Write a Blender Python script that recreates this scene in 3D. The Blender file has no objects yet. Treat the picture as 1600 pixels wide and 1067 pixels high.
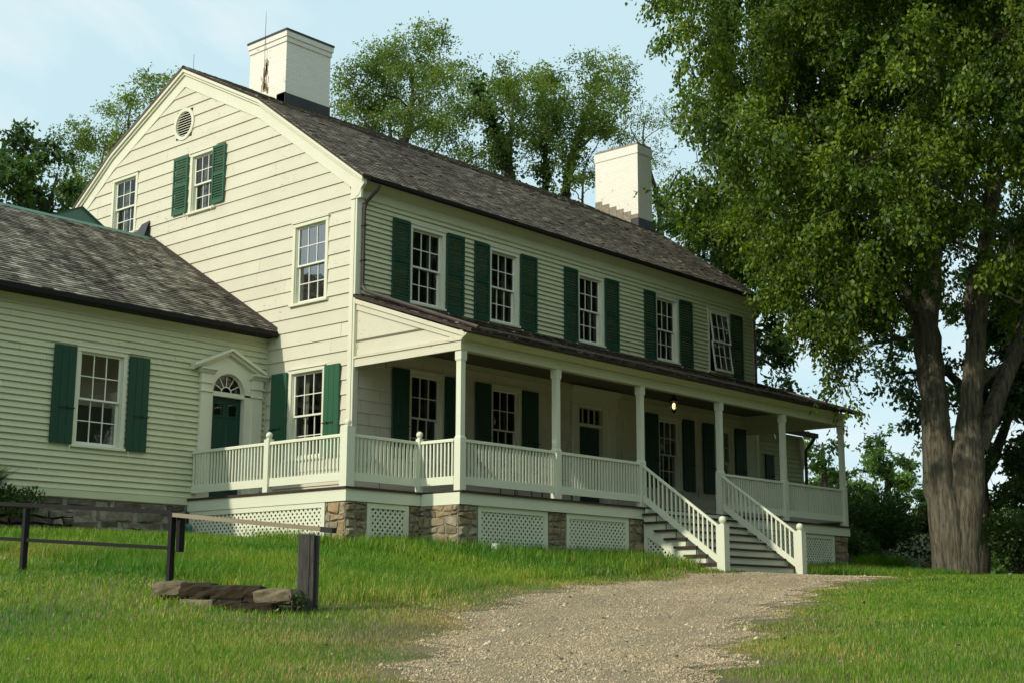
import bpy, math, random
import numpy as np
from mathutils import Vector, Matrix

# ---------------------------------------------------------------- camera, sky, sun, exposure
scn = bpy.context.scene
COL = scn.collection
cam_d = bpy.data.cameras.new('camera'); cam = bpy.data.objects.new('camera', cam_d); COL.objects.link(cam)
cam_d.sensor_width = 36.0; cam_d.lens = 36.0 * 2186.65 / 1600.0
cam_d.clip_start = 0.1; cam_d.clip_end = 3000
yaw, pitch, roll = math.radians(48.429), math.radians(10.862), math.radians(0.174)
Fv = Vector((math.sin(yaw)*math.cos(pitch), math.cos(yaw)*math.cos(pitch), math.sin(pitch)))
Rv = Vector((math.cos(yaw), -math.sin(yaw), 0)); Uv = Rv.cross(Fv)
R2 = Rv*math.cos(roll) + Uv*math.sin(roll); U2 = Uv*math.cos(roll) - Rv*math.sin(roll)
Mx = Matrix(((R2.x, U2.x, -Fv.x, -17.78), (R2.y, U2.y, -Fv.y, -19.84), (R2.z, U2.z, -Fv.z, -2.072), (0, 0, 0, 1)))
cam.matrix_world = Mx
scn.camera = cam

SUN_EL, SUN_TOWARD = math.radians(31), Vector((-0.99, 0.16))      # horizontal direction towards the sun
s = Vector((SUN_TOWARD.x*math.cos(SUN_EL), SUN_TOWARD.y*math.cos(SUN_EL), math.sin(SUN_EL))).normalized()
sun_d = bpy.data.lights.new('sun', 'SUN'); sun = bpy.data.objects.new('sun', sun_d); COL.objects.link(sun)
sun_d.energy = 3.0; sun_d.angle = math.radians(1.2); sun_d.color = (1.0, 0.90, 0.76)
sun.rotation_euler = (-s).to_track_quat('-Z', 'Y').to_euler()

w = bpy.data.worlds.new('World'); scn.world = w; w.use_nodes = True
nt = w.node_tree; nt.nodes.clear()
out = nt.nodes.new('ShaderNodeOutputWorld'); bg = nt.nodes.new('ShaderNodeBackground')
sky = nt.nodes.new('ShaderNodeTexSky'); sky.sky_type = 'NISHITA'; sky.sun_disc = False
sky.sun_elevation = SUN_EL; sky.sun_rotation = math.atan2(s.x, s.y)
sky.air_density = 1.0; sky.dust_density = 1.5; sky.ozone_density = 1.2
tc = nt.nodes.new('ShaderNodeTexCoord'); mp = nt.nodes.new('ShaderNodeMapping'); mp.inputs['Scale'].default_value = (1.0, 1.0, 2.2)
n1 = nt.nodes.new('ShaderNodeTexNoise'); n1.inputs['Scale'].default_value = 2.6; n1.inputs['Detail'].default_value = 7; n1.inputs['Roughness'].default_value = 0.55; n1.inputs['Distortion'].default_value = 0.6
cr = nt.nodes.new('ShaderNodeValToRGB'); cr.color_ramp.elements[0].position = 0.40; cr.color_ramp.elements[1].position = 0.72
cr.color_ramp.elements[0].color = (0.85, 0.85, 0.85, 1); cr.color_ramp.elements[1].color = (0.97, 0.97, 0.97, 1)
mixc = nt.nodes.new('ShaderNodeMixRGB'); cl2 = nt.nodes.new('ShaderNodeValToRGB'); cl2.color_ramp.elements[0].position = 0.44; cl2.color_ramp.elements[1].position = 0.60
cl2.color_ramp.elements[0].color = (0.66, 0.885, 0.95, 1); cl2.color_ramp.elements[1].color = (0.90, 0.97, 0.98, 1)
sc10 = nt.nodes.new('ShaderNodeVectorMath'); sc10.operation = 'SCALE'; sc10.inputs['Scale'].default_value = 10.0
nt.links.new(tc.outputs['Generated'], mp.inputs['Vector']); nt.links.new(mp.outputs['Vector'], n1.inputs['Vector'])
nt.links.new(n1.outputs['Fac'], cr.inputs['Fac']); nt.links.new(cr.outputs['Color'], mixc.inputs['Fac'])
nt.links.new(n1.outputs['Fac'], cl2.inputs['Fac']); nt.links.new(cl2.outputs['Color'], sc10.inputs[0]); nt.links.new(sc10.outputs[0], mixc.inputs['Color2']); nt.links.new(sky.outputs['Color'], mixc.inputs['Color1']); nt.links.new(mixc.outputs['Color'], bg.inputs['Color'])
bg.inputs['Strength'].default_value = 0.10
nt.links.new(bg.outputs['Background'], out.inputs['Surface'])
scn.view_settings.view_transform = 'Standard'; scn.view_settings.look = 'None'
scn.view_settings.exposure = 0.06; scn.view_settings.gamma = 1.0; scn.view_settings.use_curve_mapping = False
scn.cycles.max_bounces = 7; scn.cycles.transparent_max_bounces = 8
scn.cycles.diffuse_bounces = 3; scn.cycles.glossy_bounces = 3; scn.cycles.transmission_bounces = 3
scn.cycles.sample_clamp_indirect = 6.0

# ---------------------------------------------------------------- helpers
rnd = random.Random(11)
class MB:
    """collects shapes in a local frame (u along, d outward, z up) and links them as one mesh"""
    def __init__(s, O=(0, 0, 0), U=(1, 0, 0), N=(0, -1, 0)):
        s.v = []; s.f = []; s.O = np.array(O, float); s.U = np.array(U, float); s.N = np.array(N, float); s.smooth = False
    def P(s, u, d, z): 
        return tuple(s.O + u*s.U + d*s.N + np.array((0, 0, z)))
    def add(s, pts, faces):
        b = len(s.v); s.v += [s.P(*p) for p in pts]; s.f += [tuple(b+i for i in f) for f in faces]
    def box(s, u0, u1, d0, d1, z0, z1):
        s.add([(u0, d0, z0), (u1, d0, z0), (u1, d1, z0), (u0, d1, z0), (u0, d0, z1), (u1, d0, z1), (u1, d1, z1), (u0, d1, z1)],
              [(0, 3, 2, 1), (4, 5, 6, 7), (0, 1, 5, 4), (1, 2, 6, 5), (2, 3, 7, 6), (3, 0, 4, 7)])
    def quad(s, u0, u1, d, z0, z1):
        f = (0, 1, 2, 3) if np.dot(np.cross(s.U, (0, 0, 1)), s.N) > 0 else (3, 2, 1, 0)
        s.add([(u0, d, z0), (u1, d, z0), (u1, d, z1), (u0, d, z1)], [f])
    def cbox(s, u0, u1, d0, d1, z0, z1, c=0.006):
        """box whose outward (d1) edges are chamfered"""
        s.add([(u0, d0, z0), (u1, d0, z0), (u1, d0, z1), (u0, d0, z1), (u0, d1-c, z0), (u1, d1-c, z0), (u1, d1-c, z1), (u0, d1-c, z1),
               (u0+c, d1, z0+c), (u1-c, d1, z0+c), (u1-c, d1, z1-c), (u0+c, d1, z1-c)],
              [(0, 1, 2, 3), (0, 4, 5, 1), (1, 5, 6, 2), (2, 6, 7, 3), (3, 7, 4, 0), (4, 8, 9, 5), (5, 9, 10, 6), (6, 10, 11, 7), (7, 11, 8, 4), (8, 11, 10, 9)])
    def prism(s, poly, a, b, ax='d'):
        """poly: list of 2D points; ax d: (u,z) extruded in d; u: (d,z) extruded in u; z: (u,d) extruded in z"""
        n = len(poly)
        m = {'d': lambda p, t: (p[0], t, p[1]), 'u': lambda p, t: (t, p[0], p[1]), 'z': lambda p, t: (p[0], p[1], t)}[ax]
        s.add([m(p, a) for p in poly] + [m(p, b) for p in poly],
              [tuple(range(n)), tuple(range(2*n-1, n-1, -1))] + [(i, i+n, (i+1) % n+n, (i+1) % n) for i in range(n)])
    def tube(s, pts, rad, n=8, cap=True):
        pts = [Vector(p) for p in pts]; m = len(pts)
        if not hasattr(rad, '__len__'): rad = [rad]*m
        rings = []; prev = None
        for i, p in enumerate(pts):
            t = (pts[min(i+1, m-1)] - pts[max(i-1, 0)]).normalized()
            if prev is None:
                a = t.cross(Vector((0.13, 0.31, 0.94)))
                if a.length < 0.1: a = t.cross(Vector((1, 0, 0)))
                a.normalize()
            else:
                a = (prev - t*prev.dot(t)).normalized()
            prev = a; b = t.cross(a)
            rings.append([tuple(p + (a*math.cos(2*math.pi*k/n) + b*math.sin(2*math.pi*k/n))*rad[i]) for k in range(n)])
        v = [q for r in rings for q in r]; f = []
        for i in range(m-1):
            for k in range(n): f.append((i*n+k, i*n+(k+1) % n, (i+1)*n+(k+1) % n, (i+1)*n+k))
        if cap: f.append(tuple(range(n))); f.append(tuple((m-1)*n+k for k in reversed(range(n))))
        s.add(v, f)
    def lathe(s, c, prof, n=14):
        """prof: (r, z) pairs around the vertical through c=(u,d,z)"""
        v = [(c[0]+r*math.cos(2*math.pi*k/n), c[1]+r*math.sin(2*math.pi*k/n), c[2]+z) for r, z in prof for k in range(n)]
        f = [(i*n+k, i*n+(k+1) % n, (i+1)*n+(k+1) % n, (i+1)*n+k) for i in range(len(prof)-1) for k in range(n)]
        s.add(v, f)
    def ball(s, c, r, n=12, m=8):
        s.lathe(c, [(r*math.sin(math.pi*i/m)+1e-4, -r*math.cos(math.pi*i/m)) for i in range(m+1)], n)
    def build(s, name, mat, parent=None, smooth=False, base=None):
        me = bpy.data.meshes.new(name); me.from_pydata(s.v, [], s.f); me.update()
        if smooth: me.polygons.foreach_set('use_smooth', [True]*len(me.polygons))
        me.materials.append(mat)
        return link(name, me, parent, base)
def link(name, me, parent=None, base=None):
    o = bpy.data.objects.new(name, me); COL.objects.link(o)
    if parent is not None:
        o.parent = parent
        if parent.get('base') is not None: o.location = [-c for c in parent['base']]
    return o
def thing(name, base, label, cat, group=None):
    o = bpy.data.objects.new(name, None); COL.objects.link(o); o.location = base; o.empty_display_size = 0.3
    o['base'] = list(base); o['label'] = label; o['category'] = cat
    if group: o['group'] = group
    return o
def tag(o, label=None, cat=None, group=None, kind=None):
    for k, v in (('label', label), ('category', cat), ('group', group), ('kind', kind)):
        if v: o[k] = v
    return o
def np_mesh(name, verts, faces, mat, parent=None, smooth=False):
    me = bpy.data.meshes.new(name); nv, nf, k = len(verts), len(faces), faces.shape[1]
    me.vertices.add(nv); me.vertices.foreach_set('co', np.ascontiguousarray(verts, dtype=np.float32).ravel())
    me.loops.add(nf*k); me.loops.foreach_set('vertex_index', np.ascontiguousarray(faces, dtype=np.int32).ravel())
    me.polygons.add(nf); me.polygons.foreach_set('loop_start', np.arange(0, nf*k, k, dtype=np.int32)); me.polygons.foreach_set('loop_total', np.full(nf, k, dtype=np.int32))
    me.update(calc_edges=True)
    if smooth: me.polygons.foreach_set('use_smooth', np.ones(nf, dtype=bool))
    me.materials.append(mat)
    return link(name, me, parent)

# ---------------------------------------------------------------- materials
def new_mat(name):
    m = bpy.data.materials.new(name); m.use_nodes = True; nt = m.node_tree
    return m, nt, nt.nodes['Principled BSDF'], nt.links
def noise(nt, scale, detail=4, rough=0.55, vec=None, coord='Object', sc=None, dist=0):
    t = nt.nodes.new('ShaderNodeTexCoord'); n = nt.nodes.new('ShaderNodeTexNoise')
    n.inputs['Scale'].default_value = scale; n.inputs['Detail'].default_value = detail; n.inputs['Roughness'].default_value = rough; n.inputs['Distortion'].default_value = dist
    if sc is not None:
        mp = nt.nodes.new('ShaderNodeMapping'); mp.inputs['Scale'].default_value = sc
        nt.links.new(t.outputs[coord], mp.inputs['Vector']); nt.links.new(mp.outputs['Vector'], n.inputs['Vector'])
    else: nt.links.new(t.outputs[coord], n.inputs['Vector'])
    return n
def ramp(nt, src, stops):
    r = nt.nodes.new('ShaderNodeValToRGB'); e = r.color_ramp.elements
    while len(e) < len(stops): e.new(0.5)
    for i, (p, c) in enumerate(stops): e[i].position = p; e[i].color = (*c, 1)
    nt.links.new(src, r.inputs['Fac']); return r
def mix(nt, fac, a, b, mode='MIX'):
    m = nt.nodes.new('ShaderNodeMixRGB'); m.blend_type = mode
    for s_, k in ((fac, 'Fac'), (a, 'Color1'), (b, 'Color2')):
        if isinstance(s_, (int, float)): m.inputs[k].default_value = s_
        elif isinstance(s_, tuple): m.inputs[k].default_value = (*s_, 1)
        else: nt.links.new(s_, m.inputs[k])
    return m.outputs['Color']
def bump(nt, src, bsdf, strength, dist=0.02):
    b = nt.nodes.new('ShaderNodeBump'); b.inputs['Strength'].default_value = strength; b.inputs['Distance'].default_value = dist
    nt.links.new(src, b.inputs['Height']); nt.links.new(b.outputs['Normal'], bsdf.inputs['Normal'])
def paint(name, col, dirt=(0.45, 0.42, 0.3), amount=0.35, peel=0.0, rough=0.55, grain=(1, 1, 12), island=0.05):
    m, nt, b, L = new_mat(name)
    n = noise(nt, 1.3, 6, 0.6); r1 = ramp(nt, n.outputs['Fac'], [(0.42, (0, 0, 0)), (0.8, (amount,)*3)])
    c = mix(nt, r1.outputs['Color'], col, dirt)
    g = nt.nodes.new('ShaderNodeNewGeometry')
    isl = ramp(nt, g.outputs['Random Per Island'], [(0, (1-island,)*3), (1, (1, 1, 1))])
    c = mix(nt, 1.0, c, isl.outputs['Color'], 'MULTIPLY')
    if peel > 0:
        n2 = noise(nt, 6, 8, 0.75, sc=(1, 1, 3.5)); r2 = ramp(nt, n2.outputs['Fac'], [(0.68-peel*0.1, (0, 0, 0)), (0.70-peel*0.1, (0.75,)*3)])
        n3 = noise(nt, 0.7, 2); r3 = ramp(nt, n3.outputs['Fac'], [(0.5, (0, 0, 0)), (0.62, (1, 1, 1))])
        f = mix(nt, 1.0, r2.outputs['Color'], r3.outputs['Color'], 'MULTIPLY')
        c = mix(nt, f, c, (0.30, 0.26, 0.20))
    L.new(c, b.inputs['Base Color']); b.inputs['Roughness'].default_value = rough; b.inputs['Specular IOR Level'].default_value = 0.3
    n4 = noise(nt, 9, 6, 0.7, sc=grain); bump(nt, n4.outputs['Fac'], b, 0.25, 0.01)
    return m
M = {}
M['siding'] = paint('cream_siding_paint', (0.675, 0.66, 0.51), amount=0.24, peel=0.9, dirt=(0.5, 0.46, 0.3), island=0.07)
M['clap'] = paint('shade_tinted_clapboard_paint', (0.62, 0.65, 0.42), amount=0.22, peel=0.1, dirt=(0.42, 0.42, 0.28), island=0.08)  # same cream tinted greener for grass bounce on the shaded fronts
M['trim'] = paint('off_white_trim_paint', (0.73, 0.745, 0.57), amount=0.2, dirt=(0.5, 0.5, 0.34), island=0.03)
M['rail'] = paint('white_railing_paint', (0.73, 0.77, 0.60), amount=0.16, dirt=(0.5, 0.52, 0.38), island=0.04)
M['sash'] = paint('white_sash_paint', (0.78, 0.80, 0.68), amount=0.12, dirt=(0.5, 0.5, 0.36), island=0.03)
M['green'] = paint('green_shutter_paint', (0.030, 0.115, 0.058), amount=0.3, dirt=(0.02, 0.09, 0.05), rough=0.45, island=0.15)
M['louver'] = paint('shaded_green_louver_paint', (0.013, 0.07, 0.04), amount=0.3, dirt=(0.02, 0.07, 0.04), rough=0.5, island=0.2)  # shutter green with the shade of the front put into its colour
M['greenshade'] = paint('shaded_green_board_paint', (0.016, 0.066, 0.040), amount=0.3, dirt=(0.02, 0.06, 0.04), rough=0.5, island=0.15)  # darker copy of the shutter green for walls out of the sun
M['door'] = paint('green_door_paint', (0.010, 0.055, 0.038), amount=0.2, dirt=(0.02, 0.05, 0.035), rough=0.4)
M['deckred'] = paint('oxblood_tread_paint', (0.05, 0.024, 0.02), amount=0.35, dirt=(0.12, 0.10, 0.08), rough=0.6, island=0.2)
M['porchceil'] = paint('porch_ceiling_paint', (0.15, 0.14, 0.095), amount=0.2, dirt=(0.3, 0.3, 0.2))  # light ceiling given a darker colour to deepen the porch shade
M['copper'] = paint('green_copper', (0.09, 0.20, 0.155), amount=0.5, dirt=(0.14, 0.24, 0.20), rough=0.5)
M['brown'] = paint('brown_metal', (0.06, 0.045, 0.037), amount=0.6, dirt=(0.12, 0.10, 0.085), rough=0.4)
M['black'] = paint('dark_metal', (0.022, 0.024, 0.024), amount=0.5, dirt=(0.05, 0.045, 0.04), rough=0.45)
M['iron'] = paint('black_iron', (0.012, 0.012, 0.012), amount=0.2, dirt=(0.03, 0.028, 0.025), rough=0.8)
M['lead'] = paint('dark_flashing', (0.045, 0.05, 0.052), amount=0.5, dirt=(0.09, 0.09, 0.09), rough=0.45)
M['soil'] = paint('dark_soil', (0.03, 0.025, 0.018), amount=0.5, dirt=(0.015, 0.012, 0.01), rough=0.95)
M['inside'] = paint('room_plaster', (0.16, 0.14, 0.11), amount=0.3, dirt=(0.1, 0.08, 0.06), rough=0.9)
M['cloth'] = paint('pale_curtain', (0.26, 0.26, 0.20), amount=0.3, dirt=(0.3, 0.3, 0.24), rough=0.9, grain=(8, 8, 1))
M['pvc'] = paint('white_plastic', (0.75, 0.76, 0.76), rough=0.4)
def m_shingle(name, stops, sheen=0.35, streak=None):
    m, nt, b, L = new_mat(name)
    g = nt.nodes.new('ShaderNodeNewGeometry'); r = ramp(nt, g.outputs['Random Per Island'], stops)
    n = noise(nt, 0.55, 6, 0.65, dist=0.4) if not streak else noise(nt, 1.0, 6, 0.65, sc=(1.7, .22, .22), dist=0.3); rr = ramp(nt, n.outputs['Fac'], [(0.38, (0.42, 0.40, 0.38) if streak else (0.72, 0.70, 0.68)), (0.60, (1.2, 1.17, 1.1))])
    c = mix(nt, 1.0, r.outputs['Color'], rr.outputs['Color'], 'MULTIPLY')
    n2 = noise(nt, 14, 5, 0.7); r2 = ramp(nt, n2.outputs['Fac'], [(0.3, (0.7, 0.7, 0.7)), (0.75, (1.2, 1.2, 1.2))])
    c = mix(nt, 1.0, c, r2.outputs['Color'], 'MULTIPLY')
    n3 = noise(nt, 2.2, 7, 0.7); r3 = ramp(nt, n3.outputs['Fac'], [(0.60, (0, 0, 0)), (0.72, (0.6,)*3)])
    c = mix(nt, r3.outputs['Color'], c, (0.10, 0.11, 0.055))
    L.new(c, b.inputs['Base Color']); b.inputs['Roughness'].default_value = 0.85; b.inputs['Specular IOR Level'].default_value = 0.2
    bump(nt, n2.outputs['Fac'], b, 0.5, 0.02); return m
M['shingle'] = m_shingle('weathered_cedar_shingle', [(0, (0.10, 0.088, 0.07)), (0.5, (0.165, 0.150, 0.122)), (0.9, (0.23, 0.212, 0.175)), (1, (0.32, 0.30, 0.25))])
M['shingle2'] = m_shingle('streaked_cedar_shingle', [(0, (0.09, 0.085, 0.07)), (0.5, (0.19, 0.183, 0.15)), (0.85, (0.30, 0.29, 0.24)), (1, (0.42, 0.41, 0.35))], streak=True)
M['shingle3'] = m_shingle('dark_cedar_shingle', [(0, (0.022, 0.018, 0.015)), (0.6, (0.055, 0.045, 0.038)), (1, (0.15, 0.13, 0.11))])
def m_glass(nm='old_window_glass', ior=1.7):
    m, nt, b, L = new_mat(nm); nt.nodes.remove(b); o = nt.nodes['Material Output']
    t = nt.nodes.new('ShaderNodeBsdfTransparent'); t.inputs['Color'].default_value = (0.75, 0.8, 0.76, 1)
    gl = nt.nodes.new('ShaderNodeBsdfGlossy'); gl.inputs['Roughness'].default_value = 0.01
    fr = nt.nodes.new('ShaderNodeFresnel'); fr.inputs['IOR'].default_value = ior
    n = noise(nt, 2.2, 3, 0.5); bm = nt.nodes.new('ShaderNodeBump'); bm.inputs['Strength'].default_value = 0.25; bm.inputs['Distance'].default_value = 0.02
    L.new(n.outputs['Fac'], bm.inputs['Height']); L.new(bm.outputs['Normal'], gl.inputs['Normal'])
    mx = nt.nodes.new('ShaderNodeMixShader'); L.new(fr.outputs['Fac'], mx.inputs['Fac']); L.new(t.outputs[0], mx.inputs[1]); L.new(gl.outputs[0], mx.inputs[2]); L.new(mx.outputs[0], o.inputs['Surface'])
    return m
M['glass'] = m_glass(); M['storm'] = m_glass('reflection_boost_glass', 4.5)  # storm panes: IOR raised past real glass to force bright sky reflections
def m_brick():
    m, nt, b, L = new_mat('white_painted_brick')
    t = nt.nodes.new('ShaderNodeTexCoord'); sep = nt.nodes.new('ShaderNodeSeparateXYZ'); L.new(t.outputs['Object'], sep.inputs[0])
    ad = nt.nodes.new('ShaderNodeMath'); ad.operation = 'ADD'; L.new(sep.outputs['X'], ad.inputs[0]); L.new(sep.outputs['Y'], ad.inputs[1])
    cb = nt.nodes.new('ShaderNodeCombineXYZ'); L.new(ad.outputs[0], cb.inputs['X']); L.new(sep.outputs['Z'], cb.inputs['Y'])
    br = nt.nodes.new('ShaderNodeTexBrick'); L.new(cb.outputs[0], br.inputs['Vector'])
    br.inputs['Scale'].default_value = 1.0; br.inputs['Brick Width'].default_value = 0.21; br.inputs['Row Height'].default_value = 0.068; br.inputs['Mortar Size'].default_value = 0.007; br.inputs['Mortar Smooth'].default_value = 0.4
    br.inputs['Color1'].default_value = (0.82, 0.81, 0.70, 1); br.inputs['Color2'].default_value = (0.77, 0.77, 0.66, 1); br.inputs['Mortar'].default_value = (0.70, 0.69, 0.58, 1)
    n = noise(nt, 3.5, 8, 0.8); r = ramp(nt, n.outputs['Fac'], [(0.60, (0, 0, 0)), (0.66, (0.7,)*3)])
    c = mix(nt, r.outputs['Color'], br.outputs['Color'], (0.42, 0.34, 0.24)); L.new(c, b.inputs['Base Color']); b.inputs['Roughness'].default_value = 0.75
    inv = nt.nodes.new('ShaderNodeMath'); inv.operation = 'SUBTRACT'; inv.inputs[0].default_value = 1; L.new(br.outputs['Fac'], inv.inputs[1])
    bump(nt, inv.outputs[0], b, 0.5, 0.008); return m
M['brick'] = m_brick()
def m_stone(name, stops, moss=0.4, sc=7):
    m, nt, b, L = new_mat(name)
    g = nt.nodes.new('ShaderNodeNewGeometry'); r = ramp(nt, g.outputs['Random Per Island'], stops)
    n = noise(nt, sc, 8, 0.7); r2 = ramp(nt, n.outputs['Fac'], [(0.25, (0.55, 0.53, 0.5)), (0.75, (1.3, 1.28, 1.2))])
    c = mix(nt, 1.0, r.outputs['Color'], r2.outputs['Color'], 'MULTIPLY')
    n3 = noise(nt, 1.8, 5, 0.7); r3 = ramp(nt, n3.outputs['Fac'], [(0.5, (0, 0, 0)), (0.7, (moss,)*3)])
    c = mix(nt, r3.outputs['Color'], c, (0.05, 0.06, 0.03))
    L.new(c, b.inputs['Base Color']); b.inputs['Roughness'].default_value = 0.9; b.inputs['Specular IOR Level'].default_value = 0.2
    bump(nt, n.outputs['Fac'], b, 0.9, 0.04); return m
M['stone'] = m_stone('rubble_fieldstone', [(0, (0.20, 0.17, 0.115)), (0.35, (0.33, 0.285, 0.19)), (0.6, (0.38, 0.28, 0.16)), (0.8, (0.30, 0.28, 0.22)), (1, (0.42, 0.37, 0.26))], 0.2)
M['found'] = m_stone('foundation_stone', [(0, (0.10, 0.09, 0.072)), (0.5, (0.20, 0.18, 0.145)), (1, (0.28, 0.245, 0.19))], 0.4)
M['darkstone'] = m_stone('dark_wet_stone', [(0, (0.016, 0.013, 0.009)), (1, (0.045, 0.034, 0.022))], 0.5, 5)
M['palestone'] = m_stone('pale_tan_stone', [(0, (0.13, 0.10, 0.055)), (1, (0.20, 0.175, 0.12))], 0.4, 5)
M['mortar'] = m_stone('old_mortar', [(0, (0.3, 0.275, 0.22)), (1, (0.3, 0.275, 0.22))], 0.3, 12)
M['paleMortar'] = m_stone('pale_mortar', [(0, (0.36, 0.34, 0.29)), (1, (0.36, 0.34, 0.29))], 0.3, 12)
def m_leaf(name, a, bcol, trans=0.35, tcol=None):
    m, nt, b, L = new_mat(name); o = nt.nodes['Material Output']
    g = nt.nodes.new('ShaderNodeNewGeometry'); r = ramp(nt, g.outputs['Random Per Island'], [(0, a), (1, bcol)])
    n = noise(nt, 0.5, 3); r2 = ramp(nt, n.outputs['Fac'], [(0.34, (0.55, 0.66, 0.75)), (0.66, (1.45, 1.3, 1.0))])  # patchy tint, with sun highlights and shaded gaps coloured in
    c = mix(nt, 1.0, r.outputs['Color'], r2.outputs['Color'], 'MULTIPLY'); L.new(c, b.inputs['Base Color'])
    b.inputs['Roughness'].default_value = 0.48; b.inputs['Specular IOR Level'].default_value = 0.35
    t = nt.nodes.new('ShaderNodeBsdfTranslucent'); c2 = mix(nt, 1.0, c, (1.5, 1.7, 0.7), 'MULTIPLY'); L.new(c2, t.inputs['Color'])
    mx = nt.nodes.new('ShaderNodeMixShader'); mx.inputs['Fac'].default_value = trans
    L.new(b.outputs[0], mx.inputs[1]); L.new(t.outputs[0], mx.inputs[2]); L.new(mx.outputs[0], o.inputs['Surface']); return m
M['leafbig'] = m_leaf('linden_leaf', (0.024, 0.062, 0.008), (0.18, 0.27, 0.026), 0.38)
M['leafloc'] = m_leaf('locust_leaf', (0.07, 0.125, 0.026), (0.18, 0.25, 0.06), 0.45)
M['leafmap'] = m_leaf('maple_leaf', (0.028, 0.075, 0.016), (0.075, 0.14, 0.028), 0.3)
M['leaffar'] = m_leaf('far_leaf', (0.05, 0.12, 0.03), (0.15, 0.25, 0.06), 0.35)
M['leafvine'] = m_leaf('vine_leaf', (0.02, 0.06, 0.01), (0.06, 0.12, 0.02), 0.3)
M['leafshrub'] = m_leaf('shrub_leaf', (0.03, 0.07, 0.018), (0.09, 0.15, 0.04), 0.3)
M['petal'] = m_leaf('white_petal', (0.65, 0.68, 0.6), (0.85, 0.85, 0.78), 0.3)
def m_bark(name, a, b_):
    m, nt, b, L = new_mat(name)
    n = noise(nt, 5.0, 8, 0.7, sc=(2.6, 2.6, 0.35), dist=0.8); r = ramp(nt, n.outputs['Fac'], [(0.32, a), (0.66, b_)])
    n2 = noise(nt, 0.9, 4); r2 = ramp(nt, n2.outputs['Fac'], [(0.35, (0.75, 0.78, 0.72)), (0.7, (1.15, 1.1, 1.0))])
    c = mix(nt, 1.0, r.outputs['Color'], r2.outputs['Color'], 'MULTIPLY')
    L.new(c, b.inputs['Base Color']); b.inputs['Roughness'].default_value = 0.95; b.inputs['Specular IOR Level'].default_value = 0.15
    bump(nt, n.outputs['Fac'], b, 1.0, 0.12); return m
M['bark'] = m_bark('furrowed_bark', (0.045, 0.042, 0.034), (0.29, 0.27, 0.21))
M['bark2'] = m_bark('dark_bark', (0.035, 0.032, 0.026), (0.13, 0.12, 0.095))
def m_wood():
    m, nt, b, L = new_mat('weathered_grey_wood')
    n = noise(nt, 6, 8, 0.7, sc=(6, 6, 0.6), dist=0.5); r = ramp(nt, n.outputs['Fac'], [(0.3, (0.035, 0.034, 0.03)), (0.7, (0.12, 0.115, 0.098))])
    L.new(r.outputs['Color'], b.inputs['Base Color']); b.inputs['Roughness'].default_value = 0.9; bump(nt, n.outputs['Fac'], b, 0.8, 0.02); return m
M['wood'] = m_wood()
M['palewood'] = paint('sun_bleached_wood', (0.30, 0.25, 0.17), amount=0.6, dirt=(0.16, 0.13, 0.09), rough=0.9, island=0.1)
def m_grass():
    m, nt, b, L = new_mat('grass_blade'); o = nt.nodes['Material Output']
    g = nt.nodes.new('ShaderNodeNewGeometry'); r = ramp(nt, g.outputs['Random Per Island'], [(0, (0.07, 0.17, 0.012)), (0.7, (0.17, 0.33, 0.025)), (0.95, (0.26, 0.38, 0.05)), (1, (0.36, 0.34, 0.13))])
    n = noise(nt, 0.45, 5, 0.65); r2 = ramp(nt, n.outputs['Fac'], [(0.36, (0.55, 0.80, 0.7)), (0.50, (1, 1, 1)), (0.66, (1.45, 1.15, 1.1))])
    c = mix(nt, 1.0, r.outputs['Color'], r2.outputs['Color'], 'MULTIPLY'); L.new(c, b.inputs['Base Color'])
    b.inputs['Roughness'].default_value = 0.55; b.inputs['Specular IOR Level'].default_value = 0.3
    t = nt.nodes.new('ShaderNodeBsdfTranslucent'); c2 = mix(nt, 1.0, c, (1.3, 1.4, 0.7), 'MULTIPLY'); L.new(c2, t.inputs['Color'])
    mx = nt.nodes.new('ShaderNodeMixShader'); mx.inputs['Fac'].default_value = 0.35
    L.new(b.outputs[0], mx.inputs[1]); L.new(t.outputs[0], mx.inputs[2]); L.new(mx.outputs[0], o.inputs['Surface']); return m
M['grass'] = m_grass(); M['drygrass'] = m_leaf('dry_grass_blade', (0.30, 0.25, 0.09), (0.52, 0.42, 0.19), 0.3); M['rust'] = paint('bare_rusty_brick', (0.40, 0.28, 0.15), amount=0.6, dirt=(0.16, 0.09, 0.04), rough=0.9, island=0.4)
def m_ground():
    m, nt, b, L = new_mat('turf_soil')
    n = noise(nt, 1.2, 8, 0.7); r = ramp(nt, n.outputs['Fac'], [(0.3, (0.09, 0.09, 0.035)), (0.55, (0.17, 0.15, 0.075)), (0.75, (0.26, 0.22, 0.13))])
    L.new(r.outputs['Color'], b.inputs['Base Color']); b.inputs['Roughness'].default_value = 1; n2 = noise(nt, 20, 6, 0.7); bump(nt, n2.outputs['Fac'], b, 0.8, 0.05); return m
M['ground'] = m_ground()
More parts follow.
